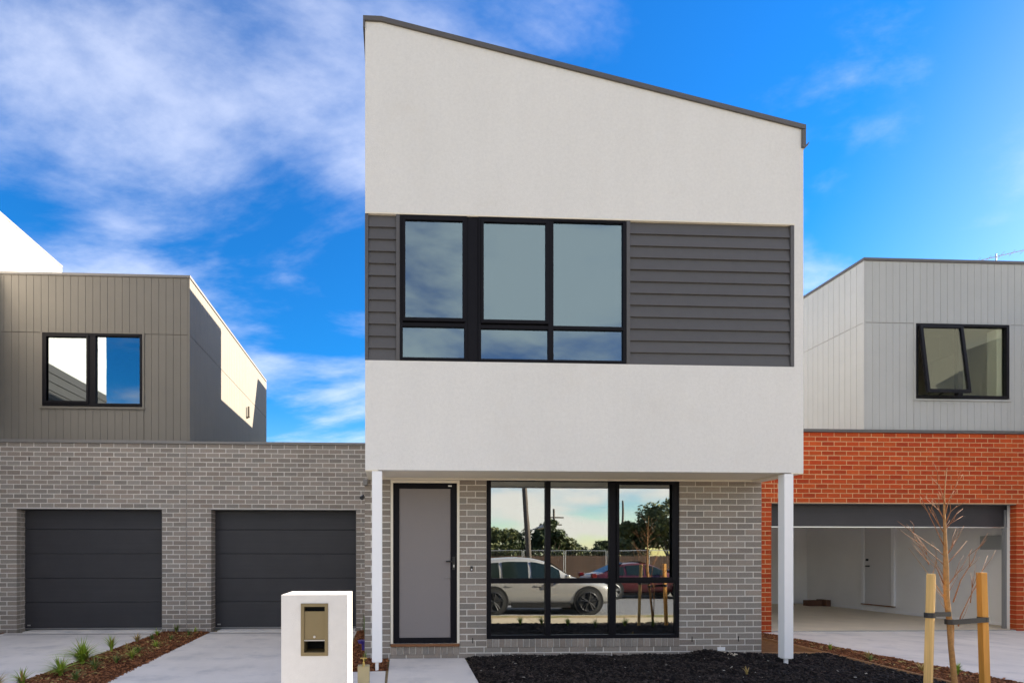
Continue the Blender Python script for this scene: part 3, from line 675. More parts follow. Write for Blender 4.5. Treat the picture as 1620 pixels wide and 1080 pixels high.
part('box_core', 'groove_pale', red, (XB + .012, 9.755, Rb + .010, Rb + .2, 3.60, 6.93), (11.63, 13.2, Rb + .010, Rb + .2, 3.60, 6.93), (9.755, 11.63, Rb + .010, Rb + .2, 3.60, 4.375), (9.755, 11.63, Rb + .010, Rb + .2, 5.785, 6.93),
     (XB + .012, XB + .2, Rb + .2001, 17, 3.60, 6.93), (XB + .2001, 13.2, 16.8, 17, 3.60, 6.93))
part('corner_board', 'cladding_pale', red, (XB - .004, XB + .03, Rb - .003, Rb + .03, 3.77, 6.93))
x = XB + .033
while x < 13.1:
    a, b = x, x + .1303; hz = 5.785
    board_x(a, b, hz, 6.93, Rb, .0095).build('cladding_board', 'cladding_pale', red); lo, hi = 3.77, hz - .012
    B = lambda p, q, c, d: board_x(p, q, c, d, Rb, .0095).build('cladding_board', 'cladding_pale', red)
    if a > 9.75 and b < 11.64: B(a, b, lo, 4.37)
    elif a < 9.75 < b: B(a, 9.745, lo, hi); B(9.747, b, lo, 4.37)
    elif a < 11.64 < b: B(11.645, b, lo, hi); B(a, 11.643, lo, 4.37)
    else: B(a, b, lo, hi)
    x += .1333
mb = MB(); y = Rb + .033
while y < 16.9:
    for z0, z1 in ((3.77, 5.773), (5.785, 6.93)):
        mb.prism_z([(XB + .0115, y), (XB + .0115, y + .1303), (XB + .004, y + .1303), (XB, y + .1263), (XB, y + .004), (XB + .004, y)], z0, z1)
    y += .1333
mb.build('side_cladding', 'cladding_pale', red)['kind'] = 'stuff'
part('roof_cap', 'trim_grey', red, (XB - .02, 13.2, Rb - .02, Rb + .12, 6.933, 6.985), (XB - .02, XB + .12, Rb + .1201, 17, 6.933, 6.985), bevel=.003)
part('roof', 'roof_steel', red, (XB + .12, 13.2, Rb + .12, 17, 6.7, 6.93))
wn = two_light(red, 9.770, 11.615, 4.385, 5.778, Rb, (10.60, 10.70), open_left=True, trim='cladding_pale', glass='clear_glass')
# open awning sash hinged at the top
hx0, hx1, hz, hl, ang = 9.815, 10.66, 5.735, 1.31, R(6.5)
sash = MB(); sash.frame(hx0, hx1, hz - hl, hz, -.02, .02, .055, .055, .05, .06); sash = sash.build('open_sash', 'frame_black', wn)
sash.data.transform(Matrix.Translation((0, Rb - .03, hz)) @ Matrix.Rotation(-ang, 4, 'X') @ Matrix.Translation((0, 0, -hz)))
sp = part('sash_pane', 'clear_glass', wn, (hx0 + .056, hx1 - .056, -.003, .003, hz - hl + .061, hz - .051)); sp.data.transform(Matrix.Translation((0, Rb - .03, hz)) @ Matrix.Rotation(-ang, 4, 'X') @ Matrix.Translation((0, 0, -hz)))
MB().tube([(10.24, Rb + .0, 4.45), (10.24, Rb - .13, 4.47)], .012, 6).build('stay_arm', 'plastic_black', wn)
room(red, 9.0, 12.9, Rb + .25, 12.2, 3.8, 6.6)
part('inner_reveal', 'trim_white', red, (11.46, 11.56, Rb + .07, Rb + .24, 4.436, 5.73))
# garage interior
GX0, GX1, GY1 = 6.70, 12.20, 15.4
part('garage_wall', 'plaster_cool', red, (GX0 - .08, GX0, Rp + .111, GY1, -.02, 2.75), (GX1, GX1 + .1, Rp + .111, GY1, -.02, 2.75), (GX0 - .08, GX1 + .1, GY1 + .001, GY1 + .1, -.02, 2.75), (GX0, GX1, Rp + .111, GY1, 2.751, 2.85))
part('garage_front_lining', 'plaster_cool', red, (GX0, OR[0] - .002, Rp + .111, Rp + .2, 0, 2.75), (OR[1] + .05, GX1, Rp + .111, Rp + .2, 0, 2.75), (OR[0], OR[1], Rp + .111, Rp + .2, 2.42, 2.75))
part('skirting', 'trim_white', red, (GX1 - .012, GX1 - .001, Rp + .25, 12.57, .02, .085), (GX1 - .012, GX1 - .001, 13.51, GY1, .02, .085), (GX0, GX1 - .013, GY1 - .012, GY1 - .001, .02, .085))
struct(part('garage_floor', 'concrete_warm', None, (GX0 - .02, GX1, Rp + .06, GY1, -.1, .012)))
struct(part('threshold_strip', 'kerb_concrete', None, (OR[0] + .01, OR[1] - .01, Rp + .0, Rp + .055, -.1, .02)))
# interior side door in right wall: spans y 11.55..12.5
dr = part('side_door', 'door_paint', red, (GX1 - .03, GX1 - .002, 12.66, 13.42, .19, 2.20))
part('door_frame', 'trim_white', dr, (GX1 - .05, GX1 - .003, 12.58, 12.659, .19, 2.28), (GX1 - .05, GX1 - .003, 13.421, 13.50, .19, 2.28), (GX1 - .05, GX1 - .003, 12.6591, 13.4209, 2.201, 2.28))
k_ = MB(); k_.tube([(GX1 - .03, 13.33, 1.32), (GX1 - .06, 13.33, 1.32)], .03, 12); k_.tube([(GX1 - .03, 13.33, 1.16), (GX1 - .075, 13.33, 1.16), (GX1 - .08, 13.23, 1.16)], .02); k_.build('door_handle', 'plastic_black', dr)
part('timber_sill', 'timber_sill', dr, (GX1 - .06, GX1 - .003, 12.58, 13.50, .165, .189))
mb = part('meter_panel', 'cladding_pale', red, (GX1 - .04, GX1 - .002, 10.25, 10.66, 1.55, 1.83), bevel=.004)
part('switch_plate', 'plastic_white', red, (GX1 - .03, GX1 - .002, 10.02, 10.10, 1.10, 1.28)); part('door_track', 'galvanised', red, (11.745, 11.785, Rp + .205, Rp + .26, 0, 2.3))
MB().tube([(7.75, GY1 - .02, 2.25), (7.75, GY1 - .05, 2.25)], .03).build('wall_fitting', 'plastic_black', red)
rd = part('roller_door', 'garage_panel', red, (OR[0] - .2, OR[1] + .2, Rp + .22, Rp + .26, 1.975, 2.75)); part('bottom_rail', 'steel_bright', rd, (OR[0] - .2, OR[1] + .2, Rp + .214, Rp + .262, 1.955, 1.974))
tag(part('cardboard_box', 'cardboard', None, (11.62, 12.02, 14.62, 14.82, .0125, .17)), 'small brown cardboard box on the floor in the far corner of the open garage', 'box')
tag(part('cardboard_box', 'cardboard', None, (12.035, 12.17, 14.50, 14.85, .0125, .19)), 'darker narrow box tight against the right wall of the open garage', 'box')
# unseen main volume protruding further right, height shaped for the shade it casts
mb = MB(); mb.prism_y([(12.72, 0), (18, 0), (18, 4.9), (12.72, 6.0)], 7.2, 12.6); mb.build('main_volume', 'render_white', red)
# tv antenna on roof
an = thing('tv_antenna', 'thin metal television antenna above the pale grey box roof at right', 'antenna', (12.0, 11.5, 6.95))
MB().tube([(13.5, 11.5, 6.7), (13.5, 11.5, 8.20)], .014, 6).build('mast', 'galvanised', an)
mb = MB(); mb.tube([(13.0, 11.7, 8.07), (14.2, 11.3, 8.25)], .009, 6)
for k in range(7):
    q = k / 6; c = Vector((13.0, 11.7, 8.07)).lerp(Vector((14.2, 11.3, 8.25)), q); s = .16 + .05 * (k % 2)
    mb.tube([c - Vector((.2, .35, .0)) * s * 2, c + Vector((.2, .35, .0)) * s * 2], .005, 5)
mb.build('boom', 'galvanised', an)

# ================================================================== LETTERBOX, TAP
lb = thing('letterbox', 'white rendered pillar letterbox with bronze metal insert in front of the garage', 'letterbox', (-.67, 4.7, 0))
X0, X1, Y0, Y1, ZT = -.942, -.394, 4.5, 4.98, 1.083
mb = MB(); ox0, ox1, oz0, oz1 = -.781, -.556, .576, 1.012
mb.box(X0, ox0, Y0, Y1, -.05, ZT); mb.box(ox1, X1, Y0, Y1, -.05, ZT); mb.box(ox0, ox1, Y0, Y1, oz1, ZT); mb.box(ox0, ox1, Y0, Y1, -.05, oz0); mb.box(ox0, ox1, Y0 + .3, Y1, oz0, oz1)
bmo = mb.build('pillar', 'letterbox_coat', lb, bevel=0)
f = MB(); f.frame(ox0 + .001, ox1 - .001, oz0 + .001, oz1 - .001, Y0 - .006, Y0 + .25, .026, .026, .026, .028)
f = f.build('metal_insert', 'letterbox_metal', lb)
part('door_plate', 'letterbox_metal', f, (ox0 + .028, ox1 - .028, Y0 + .004, Y0 + .01, .710, .946))
part('newspaper_shelf', 'steel_bright', f, (ox0 + .028, ox1 - .028, Y0 - .002, Y0 + .20, .700, .708))
part('slot_shade', 'void_black', f, (ox0 + .028, ox1 - .028, Y0 + .05, Y0 + .055, .947, .985))  # no flap: black sheet stands for the shade inside the open slot
part('slot_back', 'void_black', f, (ox0 + .028, ox1 - .028, Y0 + .2, Y0 + .21, .606, .984))
MB().tube([(-.668, Y0 + .004, .735), (-.668, Y0 - .008, .735)], .010, 12).build('lock', 'steel_bright', f)
tp = thing('garden_tap', 'small brass garden tap on a squat beige block beside the letterbox', 'tap', (-.327, 5.65, 0))
part('block', 'tap_block', tp, (-.388, -.266, 5.6, 5.70, -.03, .263), bevel=.004)
mb = MB(); mb.tube([(-.327, 5.64, .264), (-.327, 5.64, .300)], [.016, .010], 10); mb.tube([(-.327, 5.64, .30), (-.327, 5.64, .338)], .006, 8); mb.tube([(-.327, 5.64, .285), (-.327, 5.59, .280), (-.327, 5.575, .262)], .009, 8); mb.build('spout', 'brass', tp)
mb = MB(); mb.tube([(-.362, 5.64, .340), (-.292, 5.64, .340)], .007, 8); mb.tube([(-.327, 5.605, .340), (-.327, 5.675, .340)], .006, 8); mb.build('handle', 'brass', tp)

# ================================================================== SAPLING WITH STAKES
def stake(x, y, zt, rot, lean, label, mat='stake_wood'):
    s = .026; c, sn = math.cos(rot), math.sin(rot)
    q = [(c * a - sn * b, sn * a + c * b) for a, b in ((-s, -s), (s, -s), (s, s), (-s, s))]
    mb = MB(); n = 4
    V = [(x - lean + a, y + b, -.15) for a, b in q] + [(x + a, y + b, zt) for a, b in q]
    mb.add(V, [(3, 2, 1, 0), (4, 5, 6, 7)] + [(i, (i + 1) % 4, (i + 1) % 4 + 4, i + 4) for i in range(4)])
    o = mb.build('tree_stake', mat, None, bevel=.003); return tag(o, label, 'stake', 'timber stakes beside the sapling')
stake(4.790, 4.6, 1.247, R(28), .04, 'pale timber stake standing left of the bare sapling')
stake(5.262, 4.6, 1.258, R(-6), -.045, 'orange timber stake standing right of the bare sapling', 'stake_orange')
tr = thing('sapling', 'bare leafless young tree with thin twigs between two timber stakes', 'tree', (5.05, 4.6, 0))
BR = {
'second': [(5.032, 0.239), (5.044, 0.59), (5.044, 0.777), (4.996, 0.958), (4.961, 1.032), (4.837, 1.202), (4.618, 1.479)],
's2': [(5.044, 0.777), (5.079, 0.867), (5.186, 1.02), (5.299, 1.167), (5.431, 1.411)],
's3': [(4.996, 0.992), (5.044, 1.19), (5.115, 1.366), (5.139, 1.445), (5.228, 1.61)],
's4': [(5.157, 0.986), (5.192, 1.116), (5.204, 1.258)],
'a': [(4.919, 1.479), (4.813, 1.666), (4.665, 1.908)], 'b': [(4.919, 1.728), (4.896, 1.773), (4.825, 1.926)],
'c': [(4.919, 1.4), (4.854, 1.462), (4.671, 1.598), (4.571, 1.676)], 'd': [(4.919, 1.315), (4.878, 1.366), (4.701, 1.513), (4.654, 1.569)],
'e': [(4.913, 1.145), (4.772, 1.327), (4.612, 1.479)], 'f': [(4.772, 1.327), (4.724, 1.456), (4.701, 1.558)],
'g': [(4.919, 1.683), (4.955, 1.802), (5.014, 1.853)], 'h': [(4.925, 1.785), (4.949, 1.881), (4.996, 1.995), (5.044, 2.063)],
'i': [(4.925, 1.4), (4.967, 1.462), (5.056, 1.598), (5.103, 1.678)], 'j': [(4.925, 1.315), (4.955, 1.349), (5.127, 1.542)],
'k': [(4.919, 1.638), (4.943, 1.694), (5.062, 1.763)], 'l': [(4.949, 1.145), (5.067, 1.309), (5.139, 1.474)],
'm': [(4.961, 1.004), (4.907, 1.213), (4.813, 1.394)], 'n': [(4.919, 1.598), (4.831, 1.768), (4.772, 1.852)], 'o': [(4.925, 1.853), (4.884, 2.022), (4.854, 2.101)]}
main = [(5.05, -.05), (5.02, 0.267), (4.984, 0.613), (4.961, 0.823), (4.925, 1.055), (4.919, 1.287), (4.919, 1.513), (4.919, 1.83), (4.925, 1.966), (4.943, 2.198)]
MB().tube([(x, 4.6 + .01 * math.sin(i), z) for i, (x, z) in enumerate(main)], [.024, .022, .020, .020, .021, .020, .014, .0075, .004, .0018], 10).build('trunk', 'bark', tr, smooth=True)
rb = random.Random(3)
for k, pts in BR.items():
    sy = rb.uniform(-.5, .5); z0 = pts[0][1]; q = []
    for i, (x, z) in enumerate(pts): q.append((x + (rb.gauss(0, .006) if i else 0), 4.6 + (sy * (z - z0) * .5 if k != 'second' else .04), z))
    r0 = {'second': .010, 's2': .006, 's3': .005}.get(k, .0036 + rb.uniform(0, .001))
    mb = MB(); n = len(q); mb.tube(q, [r0 + (.0012 - r0) * (i / (n - 1)) ** .8 for i in range(n)], 6)
    for _ in range(3 if n > 2 else 2):   # side twigs
        i = rb.randrange(0, n - 1); a = Vector(q[i]).lerp(Vector(q[i + 1]), rb.random()); d = (Vector(q[i + 1]) - Vector(q[i])).normalized()
        side = Vector((rb.uniform(-1, 1), rb.uniform(-1, 1), .5)).normalized(); b = a + (d + side * .8).normalized() * rb.uniform(.05, .16); c = b + (d + side * .2).normalized() * rb.uniform(.03, .10)
        mb.tube([a, b, c], [.0020, .0015, .0009], 5)
    mb.build('branch', 'twig' if k != 'second' else 'bark', tr, smooth=True)
st = thing('tree_tie', 'black rubber tie from the left stake to the sapling trunk', 'tie', (4.85, 4.6, .87))
def loop(cx, cy, r, z, h, mbx, n=14):
    for i in range(n):
        a, b = 2 * math.pi * i / n, 2 * math.pi * (i + 1) / n
        mbx.add([(cx + r * math.cos(a), cy + r * math.sin(a), z), (cx + r * math.cos(b), cy + r * math.sin(b), z), (cx + r * math.cos(b), cy + r * math.sin(b), z + h), (cx + r * math.cos(a), cy + r * math.sin(a), z + h),
                 (cx + (r + .004) * math.cos(a), cy + (r + .004) * math.sin(a), z), (cx + (r + .004) * math.cos(b), cy + (r + .004) * math.sin(b), z), (cx + (r + .004) * math.cos(b), cy + (r + .004) * math.sin(b), z + h), (cx + (r + .004) * math.cos(a), cy + (r + .004) * math.sin(a), z + h)],
                [(0, 1, 2, 3), (4, 7, 6, 5), (3, 2, 6, 7), (0, 4, 5, 1)])
mb = MB(); loop(4.778, 4.6, .036, .855, .045, mb); mb.build('loop', 'strap_black', st)
mb = MB(); mb.prism_z([(4.79, 4.562), (4.95, 4.572), (4.95, 4.577), (4.79, 4.568)], .868, .908); mb.prism_z([(4.79, 4.632), (4.97, 4.622), (4.97, 4.627), (4.79, 4.637)], .862, .902); mb.build('band', 'strap_black', st)
st = thing('tree_tie', 'black rubber tie from the sapling trunk to the right stake', 'tie', (5.15, 4.6, .82))
mb = MB(); loop(4.962, 4.6, .030, .795, .045, mb); loop(5.278, 4.6, .037, .815, .045, mb); mb.build('loop', 'strap_black', st)
mb = MB(); mb.add([(4.96, 4.566, .795), (5.27, 4.562, .815), (5.27, 4.562, .86), (4.96, 4.566, .84), (4.96, 4.571, .795), (5.27, 4.567, .815), (5.27, 4.567, .86), (4.96, 4.571, .84)], [(0, 1, 2, 3), (7, 6, 5, 4), (3, 2, 6, 7), (0, 4, 5, 1)]); mb.build('band', 'strap_black', st)

# ================================================================== GRASS TUFTS
def tuft(x, y, z, h, n, spread, mat, label, group, dry=0, seed=0, name='grass_tuft', cat='grass'):
    r = random.Random(seed); t = thing(name, label, cat, (x, y, z), group)
    for mt, cnt, nm in ((mat, n, 'blades'), ('blade_dry', dry, 'dry_blades')):
        if not cnt: continue
        mb = MB()
        for _ in range(cnt):
            a = r.uniform(0, 6.283); L = h * r.uniform(.55, 1.15); lean = r.uniform(.1, 1) * spread; wd = r.uniform(.003, .0055) * (1 + h * 3)
            bx, by = x + math.cos(a) * .012 * r.random(), y + math.sin(a) * .012 * r.random(); ca, sa = math.cos(a), math.sin(a); P = []
            for i in range(5):
                q = i / 4; out = L * lean * q * q; up = L * (q - .45 * lean * q * q * (1 if lean < .8 else 1.3)); wq = wd * (1 - q ** 2.2) + .0004
                P.append(((bx + ca * out - sa * wq, by + sa * out + ca * wq, z + up), (bx + ca * out + sa * wq, by + sa * out - ca * wq, z + up)))
            k = len(mb.v); mb.v += [v for p in P for v in p]; mb.f += [(k + 2 * i, k + 2 * i + 1, k + 2 * i + 3, k + 2 * i + 2) for i in range(4)]
        me = bpy.data.meshes.new(nm); me.from_pydata(mb.v, [], mb.f); me.materials.append(MATS[mt]); attach(link(bpy.data.objects.new(nm, me)), t)
    return t
G1 = 'grass tufts in the brown mulch strip between the driveways'
T = [(-4.02, 7.10, .40, 110, .95, 'blade_green', 'largest bright green tuft, arching over the left driveway edge', 6),
     (-3.90, 6.45, .28, 80, .9, 'blade_green', 'bright tuft in front of the largest one, near the picture bottom', 4),
     (-3.66, 6.72, .20, 34, .8, 'blade_dark', 'dark tuft just right of the largest bright tuft', 8),
     (-3.62, 7.15, .17, 24, .7, 'blade_dark', 'dark tuft halfway along the right driveway edge', 4),
     (-3.57, 7.46, .20, 34, .8, 'blade_green', 'spiky green tuft at the right driveway edge, behind the dark ones', 6),
     (-4.17, 8.10, .27, 26, .45, 'blade_green', 'slender upright tuft at the left driveway edge, halfway to the wall', 5),
     (-4.00, 8.20, .14, 22, .9, 'blade_dry', 'small straw coloured tuft beside the slender upright one', 6),
     (-3.70, 7.90, .17, 30, .8, 'blade_dark', 'dark leafy tuft mid strip with green centre', 3),
     (-3.66, 8.40, .15, 22, .8, 'blade_green', 'small tuft at the right edge, two thirds towards the wall', 2),
     (-4.20, 8.95, .18, 22, .7, 'blade_dry', 'yellowing tuft at the left edge near the brick pier', 5),
     (-4.05, 9.15, .15, 22, .7, 'blade_dark', 'dark little tuft behind the yellowing tuft', 1),
     (-3.72, 9.10, .14, 20, .8, 'blade_dark', 'low dark tuft to the right, close to the brick pier', 2),
     (-4.18, 9.65, .17, 22, .7, 'blade_green', 'green tuft touching the driveway corner near the pier', 2),
     (-4.00, 10.02, .20, 26, .7, 'blade_dark', 'tuft against the foot of the brick pier, left of centre', 2),
     (-3.62, 9.60, .15, 22, .8, 'blade_dark', 'low tuft right of the pier foot at the strip tip', 2),
     (-3.66, 10.02, .13, 18, .8, 'blade_green', 'tiny tuft at the very end of the strip beneath the wall', 2),
     (-3.56, 6.16, .16, 34, .8, 'blade_dark', 'dark tuft nearest the viewer at the strip centre', 4),
     (-4.02, 5.98, .22, 30, .8, 'blade_green', 'tuft cut by the picture bottom, nearer the left driveway', 8),
     (-4.25, 5.95, .20, 22, .9, 'blade_dry', 'straw coloured tuft hanging over the left driveway at the picture bottom', 6)]
for i, (x, y, h, n, s, m_, l, dr_) in enumerate(T): tuft(x, y, .005, h * .95, int(n * 1.7), s * 1.35, m_, l, G1, dr_ * 2, 100 + i)
G2 = 'grass tufts in the brown strip beside the right driveway'
T = [(6.42, 8.55, .14, 26, .8, 'blade_dark', 'tuft in the right strip, farthest, just right of the white post', 2), (6.50, 7.75, .12, 22, .9, 'blade_green', 'second tuft of the right strip, small and bright', 2),
     (6.42, 7.02, .13, 26, 1, 'blade_dry', 'dry tuft midway in the right strip', 4), (6.36, 6.92, .10, 20, 1, 'blade_dark', 'green low tuft next to the dry one in the right strip', 2),
     (6.38, 6.25, .13, 26, 1, 'blade_dry', 'yellow-green tuft between the two timber stakes', 6), (6.62, 6.05, .16, 60, .8, 'blade_green', 'dense green tuft at the foot of the sapling, seen beside the right stake', 2),
     (6.30, 9.30, .10, 16, .9, 'blade_dark', 'tiny tuft at the foot of the red brick pier', 2)]
for i, (x, y, h, n, s, m_, l, dr_) in enumerate(T): tuft(x, y, .005, h, n, s, m_, l, G2, dr_, 200 + i)
tuft(4.02, 5.97, .06, .09, 14, .8, 'blade_dry', 'single pale dry sprout poking out of the black mulch', None, 0, 301)
tuft(-.50, 9.2, .0, .42, 30, .35, 'blade_dark', 'leafy plant against the grey brick corner behind the left post', None, 0, 302, 'shrub', 'plant')
tuft(-.40, 7.15, .0, .16, 24, .5, 'blade_dark', 'low plant at the foot of the brick corner by the left post', None, 2, 303, 'shrub', 'plant')
tag(MB().tube([(-.47, 8.0, .12), (-.47, 8.0, .16)], [.07, .085], 16).build('purple_cap', 'purple_plastic'), 'small purple plastic cap low by the wall corner behind the letterbox', 'pipe cap')
part('cap_stem', 'purple_plastic', bpy.data.objects['purple_cap'], (-.49, -.45, 7.98, 8.02, -.05, .125))
tag(MB().tube([(4.62, 7.25, .0), (4.62, 7.25, .062)], .11, 20).build('drain_cover', 'concrete_warm'), 'pale round drain cover half buried in the black mulch by the wall', 'drain cover')
# planting that the window mirrors (street edge of the black bed)
ORD = 'first second third fourth fifth sixth seventh eighth ninth'.split()
for i in range(9):
    x = 1.9 + i * .5 + random.uniform(-.1, .1); tuft(x, 4.45 + random.uniform(-.15, .35), .04, random.uniform(.17, .23), 44, .8, 'blade_green' if i % 2 else 'blade_dark', f'{ORD[i]} strappy plant from the entry path along the street edge of the black mulch', 'plants along the street edge of the black mulch', 2, 400 + i, 'border_plant', 'plant')

# ================================================================== ACROSS THE STREET (mirrored in the windows)
def car(name, label, x0, yc, L, Wd, Hh, zg, paint, wheels, suv=True, facing=1):
    """side profile lofted across the width; x0 = tail, nose towards +x"""
    c = thing(name, label, 'car', (x0 + L / 2, yc, zg))
    # stations: (t, underside, shoulder z, roof z, half width, roof half width)
    if suv: S = [(0, .42, .80, .86, .68, .62), (.02, .32, .95, 1.10, .80, .66), (.06, .26, 1.02, 1.42, .88, .66), (.14, .24, 1.02, 1.58, .91, .68), (.30, .22, 1.01, 1.65, .92, .70), (.46, .22, 1.00, 1.63, .92, .70),
                 (.56, .22, .99, 1.52, .92, .69), (.63, .22, .98, 1.30, .92, .71), (.70, .22, .97, 1.05, .92, .76), (.80, .22, .92, .99, .92, .74), (.90, .24, .86, .93, .90, .70), (.97, .27, .74, .80, .82, .62), (1, .34, .62, .66, .66, .52)]
    else: S = [(0, .42, .72, .78, .68, .62), (.03, .30, .86, .94, .80, .68), (.12, .24, .90, 1.00, .87, .70), (.20, .22, .90, 1.16, .88, .64), (.30, .20, .90, 1.38, .88, .62), (.45, .20, .90, 1.43, .88, .62),
               (.56, .20, .89, 1.34, .88, .62), (.66, .20, .88, 1.06, .88, .66), (.74, .20, .84, .91, .88, .70), (.86, .22, .77, .83, .87, .68), (.96, .26, .64, .70, .80, .60), (1, .34, .54, .58, .66, .5)]
    kz = Hh / max(s[3] for s in S); V = []; F = []; n = 11
    def ring(s):
        t, zb, zs, zr, hw, hr = s; hw *= Wd / 1.84; hr *= Wd / 1.84; x = x0 + t * L
        half = [(hw * .80, zb), (hw * .98, zb + .10), (hw, (zb + zs) * .52), (hw * .975, zs), (hr + .03, zs + (zr - zs) * .86), (hr * .8, zr - .005), (0, zr + .012)]
        pts = [(y, z) for y, z in half] + [(-y, z) for y, z in half[-2::-1]]
        return [(x, yc + y, zg + z * kz) for y, z in pts]
    rings = [ring(s) for s in S]; m_ = len(rings[0])
    for r_ in rings: V += r_
    for i in range(len(S) - 1):
        for j in range(m_): F.append((i * m_ + j, i * m_ + (j + 1) % m_, (i + 1) * m_ + (j + 1) % m_, (i + 1) * m_ + j))
    F.append(tuple(range(m_))); F.append(tuple((len(S) - 1) * m_ + j for j in range(m_))[::-1])
    mb = MB(); mb.v = V; mb.f = F; body = mb.build('body', paint, c, smooth=True)
    sub = body.modifiers.new('round', 'SUBSURF'); sub.levels = 2; sub.render_levels = 2
    def sidep(t, k, s):      # k 0 shoulder .. 1 roof edge
        for a, b in zip(S, S[1:]):
            if a[0] <= t <= b[0]:
                q = (t - a[0]) / (b[0] - a[0]); v = [a[i] + (b[i] - a[i]) * q for i in range(6)]; break
        t, zb, zs, zr, hw, hr = v; hw *= Wd / 1.84; hr *= Wd / 1.84
        y0, z0 = hw * .975, zs; y1, z1 = hr + .03, zs + (zr - zs) * .86
        return Vector((x0 + t * L, yc + s * (y0 + (y1 - y0) * k + .004), zg + (z0 + (z1 - z0) * k) * kz))
    wins = ([(.10, .24), (.26, .42), (.44, .62)] if suv else [(.20, .29), (.31, .45), (.47, .63)])
    for s in (1, -1):
        for a, b in wins:
            N = 6; mb = MB(); P = []
            for i in range(N + 1):
                t_ = a + (b - a) * i / N
                up = .92
                P.append((sidep(t_, .06, s), sidep(t_, up, s)))
            k = 0
            for lo, hi in P: mb.v += [tuple(lo), tuple(hi), tuple(lo + Vector((0, -s * .03, 0))), tuple(hi + Vector((0, -s * .03, 0)))]
            for i in range(N): q = i * 4; mb.f += [(q, q + 1, q + 5, q + 4), (q + 2, q + 6, q + 7, q + 3)]
            mb.f += [(0, 2, 3, 1), (N * 4, N * 4 + 1, N * 4 + 3, N * 4 + 2)]
            mb.build('side_window', 'car_glass', c)
        for wx in wheels:
            cy = yc + s * (Wd / 2 - .10); r = .36 if suv else .32; wz = zg + r
            arch = MB(); arch.tube([(wx, yc + s * (Wd / 2 - .25), wz + .02), (wx, yc + s * (Wd / 2 + .004), wz + .02)], r + .055, 28).build('wheel_arch', 'plastic_black', c)
            ty = MB().tube([(wx, cy - s * .1, wz), (wx, cy + s * .07, wz), (wx, cy + s * .112, wz), (wx, cy + s * .118, wz)], [r, r, r * .96, r * .76], 28).build('wheel', 'tyre', c, smooth=False)
            rm = MB(); yy = cy + s * .122
            for k in range(5):
                a = k * 1.2566 + .3
                for da in (-.16, .16):
                    rm.tube([(wx, yy, wz), (wx + math.cos(a + da) * r * .70, yy, wz + math.sin(a + da) * r * .70)], [.03, .018], 5)
            rm.tube([(wx, yy - .012, wz), (wx, yy + .012, wz)], .055, 12)
            for k in range(24):
                a, b = 2 * math.pi * k / 24, 2 * math.pi * (k + 1) / 24; rm.tube([(wx + math.cos(a) * r * .72, yy, wz + math.sin(a) * r * .72), (wx + math.cos(b) * r * .72, yy, wz + math.sin(b) * r * .72)], .013, 4)
            rm.build('rim', 'rim' if suv else 'steel_grey', ty)
        for q in ((.28, .80), (.46, .80)): part('door_handle', paint, c, (x0 + q[0] * L, x0 + q[0] * L + .18, yc + s * (Wd / 2 - .005) - .012, yc + s * (Wd / 2 - .005) + .012, zg + q[1] * kz, zg + q[1] * kz + .03))
        part('wing_mirror', paint, c, (x0 + .64 * L, x0 + .64 * L + .12, yc + s * (Wd / 2 + .08) - .09, yc + s * (Wd / 2 + .08) + .09, zg + 1.0 * kz, zg + 1.0 * kz + .13), bevel=.03)
        part('headlight', 'lamp_clear', c, (x0 + .925 * L, x0 + .975 * L, yc + s * .62 - .10, yc + s * .62 + .155, zg + .62 * kz, zg + .72 * kz), bevel=.03)
        part('tail_light', 'lamp_red', c, (x0 + .008 * L, x0 + .05 * L, yc + s * .68 - .08, yc + s * .68 + .10, zg + .80 * kz, zg + .98 * kz), bevel=.02)
        if suv: part('sill_trim', 'plastic_black', c, (wheels[0] + .5, wheels[1] - .5, yc + s * (Wd / 2 - .04) - .03, yc + s * (Wd / 2 - .04) + .02, zg + .20, zg + .33))
    # windscreen and rear window lie on the slope
    a, b = ((S[8], S[6]) if suv else (S[7], S[5]))
    for (p, q_, nm) in ((a, b, 'windscreen'), ((S[1] if suv else S[2]), (S[3] if suv else S[4]), 'rear_window')):
        mb = MB(); hw1, hw2 = p[5] * .86, q_[5] * .80
        mb.add([(x0 + p[0] * L, yc - hw1, zg + p[3] * kz + .015), (x0 + p[0] * L, yc + hw1, zg + p[3] * kz + .015), (x0 + q_[0] * L, yc + hw2, zg + q_[3] * kz + .022), (x0 + q_[0] * L, yc - hw2, zg + q_[3] * kz + .022),
                (x0 + p[0] * L, yc - hw1, zg + p[3] * kz - .02), (x0 + p[0] * L, yc + hw1, zg + p[3] * kz - .02), (x0 + q_[0] * L, yc + hw2, zg + q_[3] * kz - .02), (x0 + q_[0] * L, yc - hw2, zg + q_[3] * kz - .02)],
               [(0, 1, 2, 3), (7, 6, 5, 4), (0, 4, 5, 1), (2, 6, 7, 3)]); mb.build(nm, 'car_glass', c)
    return c
car('parked_car', 'silver car parked at the near kerb, mirrored in the large ground-floor window', 1.80, -.62, 4.45, 1.84, 1.60, -.20, 'car_silver', (2.70, 5.33), True)
car('parked_car', 'dark red car parked across the road, mirrored at the right end of the large window', 7.4, -5.9, 4.5, 1.78, 1.40, -.20, 'car_red', (8.25, 10.9), False)

